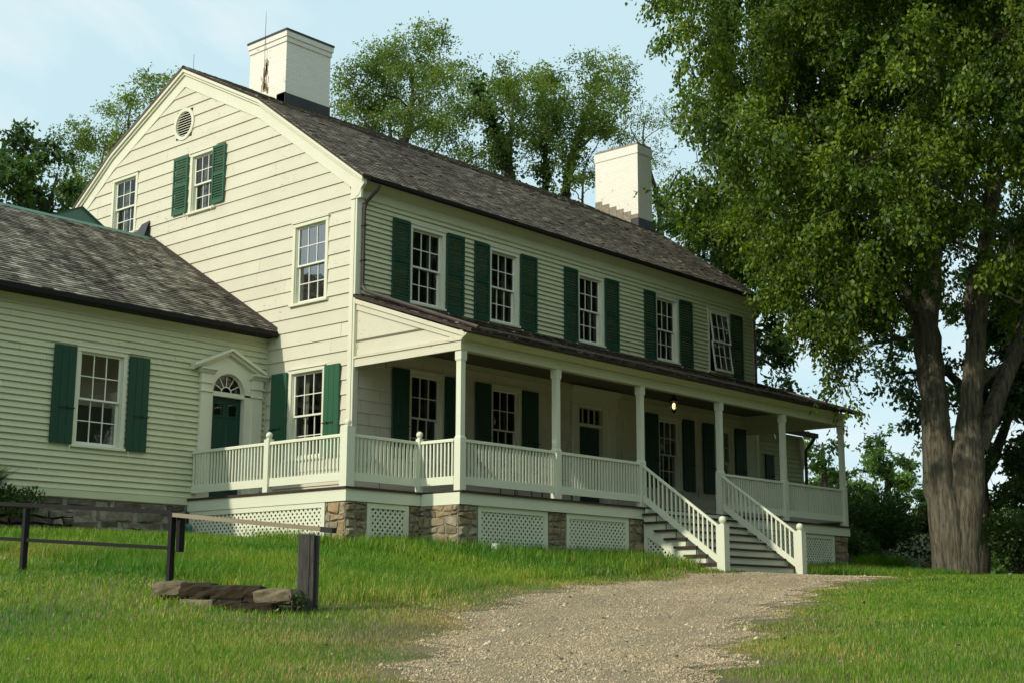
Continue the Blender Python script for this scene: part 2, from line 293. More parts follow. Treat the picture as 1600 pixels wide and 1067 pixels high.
def m_gravel():
    m, nt, b, L = new_mat('gravel')
    t = nt.nodes.new('ShaderNodeTexCoord'); v = nt.nodes.new('ShaderNodeTexVoronoi'); v.inputs['Scale'].default_value = 75; L.new(t.outputs['Object'], v.inputs['Vector'])
    sp = nt.nodes.new('ShaderNodeSeparateColor'); L.new(v.outputs['Color'], sp.inputs[0])
    r = ramp(nt, sp.outputs[0], [(0, (0.29, 0.24, 0.155)), (0.5, (0.46, 0.385, 0.24)), (0.85, (0.55, 0.47, 0.305)), (1, (0.64, 0.56, 0.40))])
    n = noise(nt, 0.8, 6, 0.7); r2 = ramp(nt, n.outputs['Fac'], [(0.3, (0.72, 0.74, 0.74)), (0.7, (1.15, 1.08, 0.92))])
    c = mix(nt, 1.0, r.outputs['Color'], r2.outputs['Color'], 'MULTIPLY'); L.new(c, b.inputs['Base Color']); b.inputs['Roughness'].default_value = 0.9
    bump(nt, v.outputs['Distance'], b, 1.0, 0.03); return m
M['gravel'] = m_gravel()
def m_pebble():
    m, nt, b, L = new_mat('loose_stone')
    g = nt.nodes.new('ShaderNodeNewGeometry'); r = ramp(nt, g.outputs['Random Per Island'], [(0, (0.20, 0.18, 0.14)), (0.4, (0.41, 0.325, 0.19)), (0.8, (0.53, 0.43, 0.265)), (1, (0.66, 0.57, 0.40))])
    L.new(r.outputs['Color'], b.inputs['Base Color']); b.inputs['Roughness'].default_value = 0.85; return m
M['pebble'] = m_pebble()
def m_emit(col, st):
    m, nt, b, L = new_mat('lamp_glow'); b.inputs['Emission Color'].default_value = (*col, 1); b.inputs['Emission Strength'].default_value = st; b.inputs['Base Color'].default_value = (*col, 1); return m
M['bulb'] = m_emit((1.0, 0.62, 0.25), 4)
M['lampglass'] = m_glass('lantern_glass', 1.4)
M['flowergold'] = paint('dandelion', (0.75, 0.55, 0.02))

# ---------------------------------------------------------------- ground, drive
GP = np.array([(-13.19, -11.52, -2.53), (-11.88, -12.39, -2.54), (-11.04, -13.87, -2.52), (-10.1, -15.15, -2.51), (-8.97, -16.29, -2.51), (-11.76, -8.88, -2.33), (-10.03, -10.03, -2.33), (-8.8, -11.88, -2.32), (-7.11, -13.33, -2.32), (-6.18, -15.19, -2.3), (-9.64, -4.92, -1.68), (-8.61, -6.73, -1.75), (-8.43, -8.76, -2.09), (-7.83, -9.29, -2.12), (-5.4, 0.13, -0.94), (-5.46, -6.04, -1.69), (-3.78, -6.26, -1.62), (-4.17, -8.84, -1.89), (1.54, -5.6, -1.59), (5.82, -6.72, -1.54), (6.75, -6.34, -1.42), (9.36, -7.07, -1.4), (9.17, -9.12, -1.44), (-1.5, -12.16, -2.03), (-2.83, -10.74, -2.04), (-1.06, -13.16, -2.03), (-6.81, -3.12, -1.38), (-5.1, -3.73, -1.34), (-5.0, 2.5, -0.9), (-2.5, 2.5, -0.8), (-1.8, 0.0, -0.97), (-1.8, -1.9, -1.1), (0.2, -2.9, -1.15), (2.7, -2.9, -1.12), (5.3, -2.9, -1.17), (5.4, -4.7, -1.3), (8.4, -4.9, -1.37), (14.0, -2.9, -1.22), (14.5, 1.0, -1.2), (-9.0, 3.0, -0.9), (15.0, -5.0, -1.25), (-17.8, -19.8, -3.55), (-25.0, -28.0, -4.0), (-20.0, -3.0, -2.1), (5.0, -32.0, -3.2), (-12.0, 12.0, -0.9), (8.0, 16.0, -1.1), (30.0, -3.0, -1.7), (28.0, -22.0, -2.0), (45.0, 10.0, -2.2), (20.0, 35.0, -1.6), (-5.0, 35.0, -1.4), (-30.0, 15.0, -2.0)])
def _tps(Pc):
    n = len(Pc); d = np.linalg.norm(Pc[:, None, :2]-Pc[None, :, :2], axis=2)
    K = np.where(d > 0, d*d*np.log(d+1e-9), 0)+np.eye(n)*2.0
    A = np.zeros((n+3, n+3)); A[:n, :n] = K; A[:n, n] = 1; A[:n, n+1:] = Pc[:, :2]; A[n:, :n] = A[:n, n:].T
    return np.linalg.solve(A, np.r_[Pc[:, 2], 0, 0, 0])
GW = _tps(GP)
def ground_z(x, y):
    x = np.asarray(x, float); y = np.asarray(y, float); out_ = GW[-3]+GW[-2]*x+GW[-1]*y
    for k in range(len(GP)):
        d2 = (x-GP[k, 0])**2+(y-GP[k, 1])**2+1e-12; out_ = out_+GW[k]*0.5*d2*np.log(d2)
    r = np.hypot(x, y); f = np.clip((r-38)/30, 0, 1); f = f*f*(3-2*f)
    return out_*(1-f)+(-2.3)*f
def gz(x, y): return float(ground_z(x, y))
g1 = np.unique(np.concatenate([np.linspace(-1500, -60, 12), np.linspace(-60, -26, 18), np.arange(-26, 30, 0.4), np.linspace(30, 70, 30), np.linspace(70, 1500, 12)]))
XX, YY = np.meshgrid(g1, g1); ZZ = ground_z(XX, YY); n = len(g1)
gv = np.stack([XX.ravel(), YY.ravel(), ZZ.ravel()], 1); ii = (np.arange(n-1)[:, None]*n+np.arange(n-1)[None]).ravel()
tag(np_mesh('ground', gv, np.stack([ii, ii+1, ii+n+1, ii+n], 1), M['ground'], smooth=True), kind='structure')
DL = [(-18.7, -22.9), (-16.2, -19.1), (-13.2, -15.6), (-11.2, -13.25), (-9.4, -11.65), (-7.3, -10.05), (-5.06, -8.87), (-2.18, -7.57), (1.44, -5.95), (4.6, -5.2), (7.4, -5.0), (8.7, -5.3)]
DR = [(-17.5, -24.5), (-14.6, -20.4), (-12.0, -17.3), (-10.19, -14.9), (-8.54, -13.87), (-6.01, -12.45), (-2.88, -10.85), (-0.2, -9.6), (2.21, -8.37), (4.94, -7.3), (7.2, -6.9), (8.7, -6.6)]
def _dense(P, k=14):
    P = np.array(P, float); o_ = []
    for i in range(len(P)-1):
        p0, p1, p2, p3 = P[max(i-1, 0)], P[i], P[i+1], P[min(i+2, len(P)-1)]
        for t in np.linspace(0, 1, k, endpoint=False):
            o_.append(0.5*((2*p1)+(-p0+p2)*t+(2*p0-5*p1+4*p2-p3)*t*t+(-p0+3*p1-3*p2+p3)*t**3))
    o_.append(P[-1]); return np.array(o_)
DLd, DRd = _dense(DL), _dense(DR)
def wob(a, ph): return 0.16*math.sin(a*0.9+ph)+0.10*math.sin(a*2.3+ph*2)+0.05*math.sin(a*6.1+ph)
nr = 15; rows = []
for i in range(len(DLd)):
    a, b = DLd[i], DRd[i]; e = (b-a)/np.linalg.norm(b-a); a2 = a+e*wob(i*0.55, 1); b2 = b+e*wob(i*0.5, 4)
    rows.append([a2+(b2-a2)*k/(nr-1) for k in range(nr)])
rows = np.array(rows); dz = ground_z(rows[..., 0], rows[..., 1])+0.022
prof = np.array([-0.03]+[0.0]*(nr-2)+[-0.03]); dz = dz+prof[None]
dv = np.concatenate([rows, dz[..., None]], 2).reshape(-1, 3); ii = (np.arange(len(rows)-1)[:, None]*nr+np.arange(nr-1)[None]).ravel()
tag(np_mesh('gravel_drive', dv, np.stack([ii, ii+1, ii+nr+1, ii+nr], 1), M['gravel'], smooth=True), kind='structure')
DC = (rows[:, 0]+rows[:, -1])/2; DWd = np.linalg.norm(rows[:, 0]-rows[:, -1], axis=1)/2
def drive_edge(x, y):
    """signed distance to the drive edge: negative on the drive"""
    best = np.full(np.shape(x), 1e9)
    for c, h in zip(DC[::2], DWd[::2]): best = np.minimum(best, np.hypot(x-c[0], y-c[1])-h)
    return best

# ---------------------------------------------------------------- farmhouse
H = thing('farmhouse', (0, 0, -1.2), 'cream clapboard farmhouse with green shutters, white porch and two painted chimneys', 'house')
FR = dict(O=(0, 0, 0), U=(1, 0, 0), N=(0, -1, 0)); GA = dict(O=(0, 0, 0), U=(0, 1, 0), N=(-1, 0, 0)); WG = dict(O=(0, 2.617, 0), U=(1, 0, 0), N=(0, -1, 0))
LX, WY = 14.5, 11.86
def pout(v):  # roof outline lowered by v, at gable coordinate u -> z
    def f(u):
        q = min(u, WY-u)
        return (8.68-0.715*(3.14-q) if q < 3.14 else 8.68+0.509*(q-3.14)) - v
    return f
def profile_inv(z, v):
    """lowest and highest u at which the gable surface exists at height z"""
    z = z+v; zb = 8.68
    q = 3.14-(zb-z)/0.715 if z < zb else 3.14+(z-zb)/0.509
    return max(q, 0.0), WY-max(q, 0.0)
def cut(a, b, holes):
    segs = [(a, b)]
    for h0, h1 in holes:
        o_ = []
        for p, q in segs:
            if h1 <= p or h0 >= q: o_.append((p, q)); continue
            if h0 > p: o_.append((p, h0))
            if h1 < q: o_.append((h1, q))
        segs = o_
    return [g for g in segs if g[1]-g[0] > 0.012]
def siding(fr, u0, u1, z0, z1, expo, openings, mat, parent, name='wall', gable=False, out=0.022, joints=4.0, seed=1):
    mb = MB(**fr); r = random.Random(seed); z = z0
    while z < z1-0.004:
        zt = min(z+expo*(1+r.uniform(-.03, .03) if expo > .2 else 1), z1)
        # split the course where an opening starts or ends inside it
        cuts = sorted({z, zt} | {q for o_ in openings for q in o_[2:4] if z+0.01 < q < zt-0.01})
        jx = [r.uniform(u0, u1) for _ in range(max(1, int((u1-u0)/joints)))] if joints else []
        for za, zb in zip(cuts[:-1], cuts[1:]):
            a0, a1, b0, b1 = u0, u1, u0, u1
            if gable:
                a0, a1 = profile_inv(za, 0.36); b0, b1 = profile_inv(zb, 0.36)
                a0 = max(a0, u0); b0 = max(b0, u0); a1 = min(a1, u1); b1 = min(b1, u1)
                if b1 <= b0: b0 = b1 = (a0+a1)/2
            holes = [(o_[0], o_[1]) for o_ in openings if o_[2] < zb-0.005 and o_[3] > za+0.005]
            holes += [(j-0.0015, j+0.0015) for j in jx]
            do = lambda zz: out*(1-(zz-z)/max(zt-z, 1e-3))+0.004
            for p, q in cut(a0, a1, holes):
                tp = b0 if p == a0 else p; tq = b1 if q == a1 else q
                e = r.uniform(-.002, .002)
                mb.add([(p, do(za)+e, za), (q, do(za)+e, za), (tq, do(zb)+e, zb), (tp, do(zb)+e, zb), (p, -0.02, za), (q, -0.02, za)],
                       [(0, 1, 2, 3), (4, 5, 1, 0)])
        z = zt
    return mb.build(name, mat, parent)

def window(fr, u0, u1, z0, z1, cols, rows_, parent, tilt=False, open_=0.0, curtain=1, casing=0.085, label=None, storm=False):
    """casing with sill, two sashes of cols x rows_/2 panes"""
    c = MB(**fr)
    c.cbox(u0, u0+casing, -0.03, 0.04, z0+0.05, z1-0.10); c.cbox(u1-casing, u1, -0.03, 0.04, z0+0.05, z1-0.10)
    c.cbox(u0, u1, -0.03, 0.042, z1-0.10, z1-0.02); c.box(u0-0.02, u1+0.02, -0.03, 0.065, z1-0.02, z1+0.005)
    for a, b in ((u0+casing, u0+casing+0.015), (u1-casing-0.015, u1-casing)): c.box(a, b, -0.14, 0.0, z0+0.05, z1-0.10)   # jamb liner
    c.box(u0+casing, u1-casing, -0.14, 0.0, z1-0.105, z1-0.10)
    wo = c.build('window', M['trim'], parent)
    if label: wo['label'] = label
    sl = MB(**fr); sl.cbox(u0-0.03, u1+0.03, -0.14, 0.075, z0, z0+0.05); sl.build('sill', M['trim'], wo)
    a, b, lo, hi = u0+casing+0.015, u1-casing-0.015, z0+0.05, z1-0.105; mid = (lo+hi)/2+0.0
    for k, (za, zb, d) in enumerate(((mid-0.02, hi, -0.03), (lo, mid+0.02, -0.075))):
        s_ = MB(**fr); st = 0.042; t = 0.032; nr_ = rows_//2
        s_.box(a, a+st, d-t, d, za, zb); s_.box(b-st, b, d-t, d, za, zb)
        bt = 0.035 if k == 0 else 0.07
        s_.box(a+st, b-st, d-t, d, za, za+bt); s_.box(a+st, b-st, d-t, d, zb-0.035, zb)
        ga, gb, gc, gd = a+st, b-st, za+bt, zb-0.035
        for i in range(1, cols):
            x = ga+(gb-ga)*i/cols; s_.box(x-0.009, x+0.009, d-t+.002, d-0.004, gc, gd)
        for i in range(1, nr_):
            z = gc+(gd-gc)*i/nr_; s_.box(ga, gb, d-t+.003, d-0.005, z-0.009, z+0.009)
        p = MB(**fr); p.quad(ga, gb, d-0.018, gc, gd)
        if tilt:   # storm sash swung out at its foot
            for mbx in (s_, p):
                th = math.radians(6); nv = []
                for v in mbx.v:
                    v = np.array(v)-np.array(fr['O']); zz = v[2]-hi; dd = float(v @ np.array(fr['N']))+0.03
                    uu = float(v @ np.array(fr['U'])); uu2 = uu+max(0, -zz)*0.03
                    z2 = hi+zz*math.cos(th)+dd*math.sin(th); d2 = -0.0+0.05+dd*math.cos(th)-zz*math.sin(th)
                    nv.append(tuple(np.array(fr['O'])+uu2*np.array(fr['U'])+d2*np.array(fr['N'])+np.array((0, 0, z2))))
                mbx.v = nv
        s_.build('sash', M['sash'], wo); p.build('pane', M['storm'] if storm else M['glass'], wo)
    if curtain:
        cu = MB(**fr); w_ = (b-a)
        for (ca, cb) in (((a, a+w_*0.2), (b-w_*0.24, b)) if curtain == 1 else ((a, b),)):
            k = max(4, int((cb-ca)/0.03)); P = [(ca+(cb-ca)*i/k, -0.24+0.02*math.sin(i*1.9)) for i in range(k+1)]
            zt = hi if curtain == 1 else lo+(hi-lo)*0.45
            cu.add([(u, d, lo) for u, d in P]+[(u, d, zt) for u, d in P], [(i, i+1, i+k+2, i+k+1) for i in range(k)])
        cu.build('curtain', M['cloth'], wo)
    return wo

def shutter(fr, u0, u1, z0, z1, kind, parent, lab=None, swing=0.0, label=None):
    """louvred or boarded shutter hung clear of the wall"""
    mb = MB(**fr); d0, d1 = 0.045, 0.08
    hinge_left = swing >= 0
    if kind == 'louver':
        st = 0.045; mz = z0+(z1-z0)*0.5
        mb.cbox(u0, u0+st, d0, d1, z0, z1, .004); mb.cbox(u1-st, u1, d0, d1, z0, z1, .004)
        for za, zb in ((z0, z0+0.09), (mz-0.03, mz+0.03), (z1-0.06, z1)): mb.box(u0+st, u1-st, d0+.003, d1-.003, za, zb)
        for za, zb in ((z0+0.09, mz-0.03), (mz+0.03, z1-0.06)):
            k = int((zb-za)/0.060)
            for i in range(k):
                z = za+(zb-za)*(i+0.5)/k
                mb.add([(u0+st, d0+.006, z+0.024), (u1-st, d0+.006, z+0.024), (u1-st, d1-.003, z-0.012), (u0+st, d1-.003, z-0.012),
                        (u0+st, d0+.006, z+0.016), (u1-st, d0+.006, z+0.016), (u1-st, d1-.003, z-0.022), (u0+st, d1-.003, z-0.022)],
                       [(0, 3, 2, 1), (4, 5, 6, 7), (3, 7, 6, 2), (0, 1, 5, 4)])
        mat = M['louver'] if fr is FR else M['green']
    else:
        k = 3; w_ = (u1-u0)/k
        for i in range(k): mb.cbox(u0+w_*i+0.002, u0+w_*(i+1)-0.002, d0+.008, d1, z0, z1, .005)
        mb.box(u0, u1, d0, d0+.008, z0, z1)
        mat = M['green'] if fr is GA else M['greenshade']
    o = mb.build('shutter', mat, parent)
    if label: o['label'] = label
    hh = MB(**fr); zz = z0+(z1-z0)*(0.36 if kind == 'panel' else 0.03)
    if kind == 'panel':
        hh.box(u0+(u1-u0)*0.3, u1+0.015, d1, d1+0.014, zz, zz+0.02); hh.box(u0+(u1-u0)*0.68, u0+(u1-u0)*0.74, d1, d1+0.03, zz-.01, zz+0.03)
        hh.build('shutter_bar', M['black'], o)
    dg = MB(**fr); uc = u0+0.05 if swing < 0 else u1-0.05
    dg.tube([(uc, 0.0, z0-0.02), (uc, 0.085, z0-0.025), (uc, 0.09, z0-0.09), (uc+.01, 0.088, z0-0.12)], 0.008, 5); dg.build('shutter_dog', M['sash'], o)
    return o

# window openings (u0,u1,z0,z1)
F2 = [(1.42, 2.46, 3.97, 5.66), (3.80, 4.79, 3.97, 5.66), (6.82, 7.82, 3.97, 5.66), (9.88, 10.88, 3.97, 5.66), (12.20, 13.24, 3.97, 5.68)]
F1 = [(1.46, 2.47, 0.80, 2.66), (3.87, 4.87, 0.80, 2.66), (9.90, 10.92, 0.80, 2.62), (12.34, 13.30, 0.80, 2.62)]
DO = (6.58, 8.20, 0.0, 2.95)
siding(FR, 0.10, LX-0.10, 3.86, 5.88, 0.101, F2, M['clap'], H, out=.040, seed=2)
siding(FR, 0.10, LX-0.10, 0.0, 3.0, 0.235, F1+[DO], M['siding'], H, out=0.016, joints=0.5, seed=3)
GO = [(4.62, 5.58, 6.54, 7.98), (7.64, 8.70, 6.52, 8.02), (0.80, 1.90, 3.92, 5.67), (0.77, 1.88, 0.80, 2.65), (5.60, 6.20, 8.42, 9.10)]
siding(GA, 0.14, WY, 0.0, 9.72, 0.285, GO, M['siding'], H, gable=True, out=0.026, joints=5, seed=4)
# back and far walls
bk = MB(O=(0, WY, 0), U=(1, 0, 0), N=(0, 1, 0)); bk.box(0, LX, -0.05, 0, -1.2, 6.2)
bk.build('wall', M['siding'], H)
fg = MB(O=(LX, 0, 0), U=(0, 1, 0), N=(1, 0, 0)); f0 = pout(0.12)
fg.prism([(0.0, -0.2), (WY, -0.2), (WY, f0(WY)), (8.72, f0(8.72)), (5.93, f0(5.93)), (3.14, f0(3.14)), (0.0, f0(0))], -0.08, 0.0); fg.build('wall', M['siding'], H)
# interior partitions and floors seen through the glass
it = MB()
it.box(0.3, LX-0.3, -1.9, -1.8, 0, 2.9); it.box(0.3, LX-0.3, -1.9, -1.8, 3.1, 5.9); it.box(1.9, 2.0, -11.5, -1.95, 0, 2.9)
it.box(1.95, 2.0, -11.5, -1.95, 3.1, 5.9); it.box(2.3, 2.35, -9.5, -3.0, 6.2, 8.6)
for z in (-0.15, 2.98, 6.02): it.box(0.05, LX-0.1, -WY+.06, -0.05, z, z+0.1)
for x in (3.1, 6.4, 8.4, 11.5): it.box(x, x+0.1, -1.79, -0.06, 0.0, 5.9)
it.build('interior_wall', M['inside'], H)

for i, q in enumerate(F2):
    window(FR, *q, 3, 4, H, tilt=(i == 4), label='window with its storm sash swung out at the foot' if i == 4 else None)
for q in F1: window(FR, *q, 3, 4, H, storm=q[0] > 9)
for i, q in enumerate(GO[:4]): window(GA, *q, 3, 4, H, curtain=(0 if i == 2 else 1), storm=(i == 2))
WGO = (-4.36, -3.29, 0.78, 2.63)
window(WG, *WGO, 3, 4, H, curtain=2)
z0, z1 = 3.97, 5.65
for a, b, sw in ((0.92, 1.41, 1), (2.47, 3.00, -1), (3.32, 3.79, 1), (4.80, 5.36, -1), (6.32, 6.81, 1), (7.84, 8.37, -1), (9.40, 9.87, 1), (10.90, 11.46, -1), (13.28, 13.82, -1)):
    shutter(FR, a, b, z0, z1, 'louver', H, swing=sw)
for a, b, sw in ((0.99, 1.45, 1), (2.48, 2.96, -1), (3.39, 3.86, 1), (4.89, 5.40, -1), (9.40, 9.89, 1), (10.94, 11.44, -1), (11.84, 12.33, 1), (13.32, 13.84, -1)):
    shutter(FR, a, b, 0.84, 2.63, 'panel', H, swing=sw)
shutter(GA, 5.62, 6.16, 6.62, 7.95, 'louver', H, swing=-1); shutter(GA, 4.26, 4.70, 6.62, 7.95, 'louver', H, swing=1)
shutter(GA, 1.90, 2.38, 0.82, 2.60, 'panel', H, swing=-1); shutter(GA, 0.32, 0.76, 0.82, 2.61, 'panel', H, swing=1)
shutter(WG, -4.82, -4.38, 0.82, 2.58, 'panel', H, swing=1); shutter(WG, -3.27, -2.83, 0.80, 2.57, 'panel', H, swing=-1)

# round gable vent
vt = MB(**GA); n = 28; cu, cz = 5.90, 8.76
for r0, r1, d in ((0.30, 0.38, 0.045),):
    for i in range(n):
        a, b = 2*math.pi*i/n, 2*math.pi*(i+1)/n
        P = lambda r_, t, dd: (cu+r_*math.cos(t), dd, cz+r_*math.sin(t))
        vt.add([P(r0, a, d), P(r1, a, d), P(r1, b, d), P(r0, b, d), P(r0, a, -.03), P(r1, a, -.0), P(r1, b, -.0), P(r0, b, -.03)], [(0, 1, 2, 3), (0, 3, 7, 4), (1, 5, 6, 2)])
ve = vt.build('gable_vent', M['trim'], H)
sl = MB(**GA)
for i in range(9):
    z = -0.27+0.06*i+0.03; hw = math.sqrt(max(0.01, 0.3**2-z*z))-0.005
    sl.add([(cu-hw, 0.02, cz+z-.012), (cu+hw, 0.02, cz+z-.012), (cu+hw, -0.03, cz+z+.02), (cu-hw, -0.03, cz+z+.02), (cu-hw, 0.02, cz+z-.024), (cu+hw, 0.02, cz+z-.024)], [(0, 1, 2, 3), (4, 5, 1, 0)])
sl.build('louver_slat', M['trim'], ve)
vb = MB(**GA); vb.box(cu-.34, cu+.34, -0.2, -0.08, cz-.34, cz+.34); vb.build('vent_backing', M['soil'], ve)

# corner boards, friezes, cornices
tr = MB(**GA); tr.cbox(0.0, 0.14, -0.02, 0.04, -0.2, 5.86); tr.build('corner_board', M['trim'], H)
tr = MB(**FR); tr.cbox(-0.04, 0.10, -0.02, 0.04, 0.0, 5.86); tr.build('corner_board', M['trim'], H)
tr = MB(**FR); tr.cbox(LX-0.10, LX+0.03, -0.02, 0.04, 0.0, 5.86); tr.build('corner_board', M['trim'], H)
co = MB(**FR); xa, xb = -0.02, LX+0.04
co.box(xa, xb, -0.02, 0.03, 5.92, 6.24)
co.prism([(0.0, 5.86), (0.045, 5.87), (0.055, 5.90), (0.03, 5.92), (0.0, 5.92)], xa, xb, 'u')
co.prism([(0.03, 6.05), (0.06, 6.07), (0.10, 6.11), (0.16, 6.15), (0.19, 6.19), (0.24, 6.21), (0.24, 6.235), (0.03, 6.235)], xa, xb, 'u')
co.build('cornice', M['clap'], H)
rk = MB(**GA)
def strip(mb, v0, v1, d0, d1, ua=-0.24, ub=WY+.24):
    top, bot = pout(v0), pout(v1); us = [ua, 3.14, WY/2, WY-3.14, ub]
    for a, b in zip(us[:-1], us[1:]):
        mb.prism([(a, bot(a)), (b, bot(b)), (b, top(b)), (a, top(a))], d0, d1)
strip(rk, 0.13, 0.44, 0.0, 0.035, 0.0, WY); strip(rk, 0.06, 0.16, 0.03, 0.075, -.22, WY+.22); strip(rk, 0.03, 0.10, 0.07, 0.115, -.25, WY+.25)
rk.box(-0.16, 0.14, 0.0, 0.05, 5.84, 6.16)                       # cornice return at the eave
rk.prism([(-0.24, 6.18), (-0.24, 6.10), (-0.16, 6.02), (-0.12, 5.92), (0.0, 5.84), (0.12, 5.84), (0.12, 6.3)], -0.02, 0.06)
rk.build('rake_board', M['trim'], H)

# ---- roofs of individual shingles
def slope(mb, p0, p1, x0, x1, expo=0.135, seed=1, wmin=.10, wmax=.24, lift=0.0):
    """p0 (y,z) at the eave, p1 (y,z) at the top, running from x0 to x1"""
    r = random.Random(seed); dy, dz = p1[0]-p0[0], p1[1]-p0[1]; L_ = math.hypot(dy, dz); ey, ez = dy/L_, dz/L_; ny, nz = -ez, ey
    if nz < 0: ny, nz = -ny, -nz
    k = int(L_/expo)+1
    for c in range(k):
        s0 = L_*c/k; s1 = min(s0+L_/k*1.7, L_); x = x0-r.uniform(0, .1)
        while x < x1:
            w_ = r.uniform(wmin, wmax); a, b = max(x, x0), min(x+w_-.004, x1); x += w_
            if b-a < .02: continue
            js = s0+r.uniform(-.006, .005); th = r.uniform(.024, .031)+(r.random() < .03)*.012; h1 = 0.003; sk = r.uniform(-.003, .003)
            Q = lambda X_, s_, h: (X_, 0, 0, p0[0]+ey*s_+ny*h, p0[1]+ez*s_+nz*h)
            q = [Q(a, js+sk, th+lift), Q(b, js-sk, th+lift), Q(b, s1, h1+lift), Q(a, s1, h1+lift), Q(a, js, lift-.004), Q(b, js, lift-.004)]
            mb.add([(t[0], -t[3], t[4]) for t in q], [(0, 1, 2, 3), (4, 5, 1, 0), (0, 3, 4), (1, 5, 2)])
E0, BR, RG = (-0.27, 6.24), (3.14, 8.68), (5.93, 10.10)
rf = MB(); slope(rf, E0, BR, -0.12, LX+.14, seed=5, lift=.02); slope(rf, BR, RG, -0.12, LX+.14, seed=6, lift=.02)
roof = rf.build('roof', M['shingle'], H)
un = MB()
for a, b in ((E0, BR), (BR, RG)):
    un.add([(-.11, -a[0], a[1]+.02), (LX+.13, -a[0], a[1]+.02), (LX+.13, -b[0], b[1]+.02), (-.11, -b[0], b[1]+.02),
            (-.11, -a[0], a[1]-.02), (LX+.13, -a[0], a[1]-.02), (LX+.13, -b[0], b[1]-.02), (-.11, -b[0], b[1]-.02)], [(0, 1, 2, 3), (4, 7, 6, 5), (0, 4, 5, 1), (0, 3, 7, 4), (1, 5, 6, 2)])
for a, b in (((WY+.27, 6.24), (WY-3.14, 8.68)), ((WY-3.14, 8.68), RG)):
    un.add([(-.13, -a[0], a[1]+.05), (LX+.13, -a[0], a[1]+.05), (LX+.13, -b[0], b[1]+.05), (-.13, -b[0], b[1]+.05),
            (-.13, -a[0], a[1]-.02), (LX+.13, -a[0], a[1]-.02), (LX+.13, -b[0], b[1]-.02), (-.13, -b[0], b[1]-.02)], [(0, 1, 2, 3), (4, 7, 6, 5), (0, 4, 5, 1), (0, 3, 7, 4), (1, 5, 6, 2)])
un.build('roof_deck', M['shingle3'], roof)
rc = MB()
for i in range(100):
    x = -.12+i*(LX+.26)/100
    for sy in (-1, 1): rc.add([(x, -(5.93+sy*0.0), 10.155+rnd.uniform(0, .008)), (x+.149, -5.93, 10.15), (x+.149, -(5.93+sy*.12), 10.09), (x, -(5.93+sy*.12), 10.095)], [(0, 1, 2, 3)])
rc.build('ridge_cap', M['shingle3'], roof)
gt = MB(**FR); gt.prism([(0.25, 6.235), (0.25, 6.18), (0.275, 6.16), (0.31, 6.16), (0.335, 6.185), (0.34, 6.235), (0.33, 6.235), (0.32, 6.19), (0.30, 6.172), (0.28, 6.172), (0.262, 6.19), (0.262, 6.235)], 0.02, LX+.12, 'u')
gt.build('gutter', M['iron'], H)  # black colour also stands in for the shaded soffit behind the gutter
dn = MB(**FR); dn.tube([(0.30, 0.31, 6.13), (0.28, 0.29, 6.05), (0.16, 0.10, 5.80), (0.12, 0.08, 5.65), (0.12, 0.08, 4.15), (0.12, 0.09, 4.05)], 0.034, 10)
dn.tube([(0.12, 0.09, 4.08), (0.12, 0.18, 3.98), (0.14, 2.2, 3.22), (0.16, 3.12, 2.885)], 0.038, 10)
for z in (5.3, 4.6): dn.box(0.07, 0.17, 0.03, 0.12, z, z+.02)
dn.build('downspout', M['brown'], H)
dn = MB(**FR); dn.tube([(LX-.02, 0.31, 6.13), (LX-.03, 0.29, 6.05), (LX-.08, 0.10, 5.80), (LX-.09, 0.08, 5.65), (LX-.09, 0.08, 3.95)], 0.036, 10)
dn.build('downspout', M['brown'], H)

# chimneys
def chimney(x0, x1, y0, y1, zb, zt, bands, name_lab, rod=False, rust=False):
    c = MB(); c.box(x0, x1, -y1, -y0, zb, zt-0.28 if bands == 2 else zt-0.30)
    if bands == 2:
        c.box(x0-.025, x1+.025, -y1-.025, -y0+.025, zt-.28, zt-.16); c.box(x0-.05, x1+.05, -y1-.05, -y0+.05, zt-.16, zt-.03)
    else: c.box(x0-.02, x1+.02, -y1-.02, -y0+.02, zt-.30, zt-.05)
    o = c.build('chimney', M['brick'], roof); o['label'] = name_lab
    k = MB(); e = .065 if bands == 2 else .0
    k.box(x0-e, x1+e, -y1-e, -y0+e, zt-.03 if bands == 2 else zt-.05, zt+.02)
    k.build('chimney_cap', M['lead'] if bands == 2 else M['mortar'], roof)
    return o
chimney(1.80, 3.15, 4.60, 5.96, 8.9, 11.27, 2, 'near chimney with black capping and a rusty stain')
chimney(13.58, 14.26, 3.15, 4.70, 8.4, 11.22, 1, 'far chimney, slimmer and brightly sunlit')
fl = MB(); fl.box(1.785, 3.165, -4.9, -4.585, 9.35, 9.72); fl.box(1.785, 1.83, -4.88, -4.60, 9.4, 9.74)
fl.build('flashing', M['lead'], roof)
fl = MB(); fl.box(13.565, 14.275, -3.4, -3.135, 8.55, 8.98)
fl.build('flashing', M['lead'], roof)
fl = MB()
for i in range(6):
    ya = 3.15+i*.26; zt_ = 8.69+.509*(ya-3.14)+.40-i*.01; fl.box(13.568, 13.58, -(ya+.25), -ya, 8.5, zt_)
fl.build('flashing', M['mortar'], roof)
rd = MB(); rd.tube([(1.78, -5.35, 10.0), (1.735, -5.33, 11.0), (1.735, -5.33, 11.7), (1.735, -5.33, 11.95)], [.006, .006, .006, .002], 5); rd.build('lightning_rod', M['black'], roof); rd = MB(); rd.tube([(-.06, -5.6, 9.95), (-.06, -5.6, 10.35)], .005, 4)
rd.build('lightning_rod', M['black'], roof)
st = MB(); rr = random.Random(3)
for i in range(60):                                                # peeled, rusty streak on the near chimney
    q_ = rr.random(); yy = 5.33+rr.gauss(0, .03+.05*q_); za = 10.65-q_*.75; st.box(1.794, 1.7985, -yy-.012, -yy+rr.uniform(.002, .012), za-.06, za+rr.uniform(.03, .16))
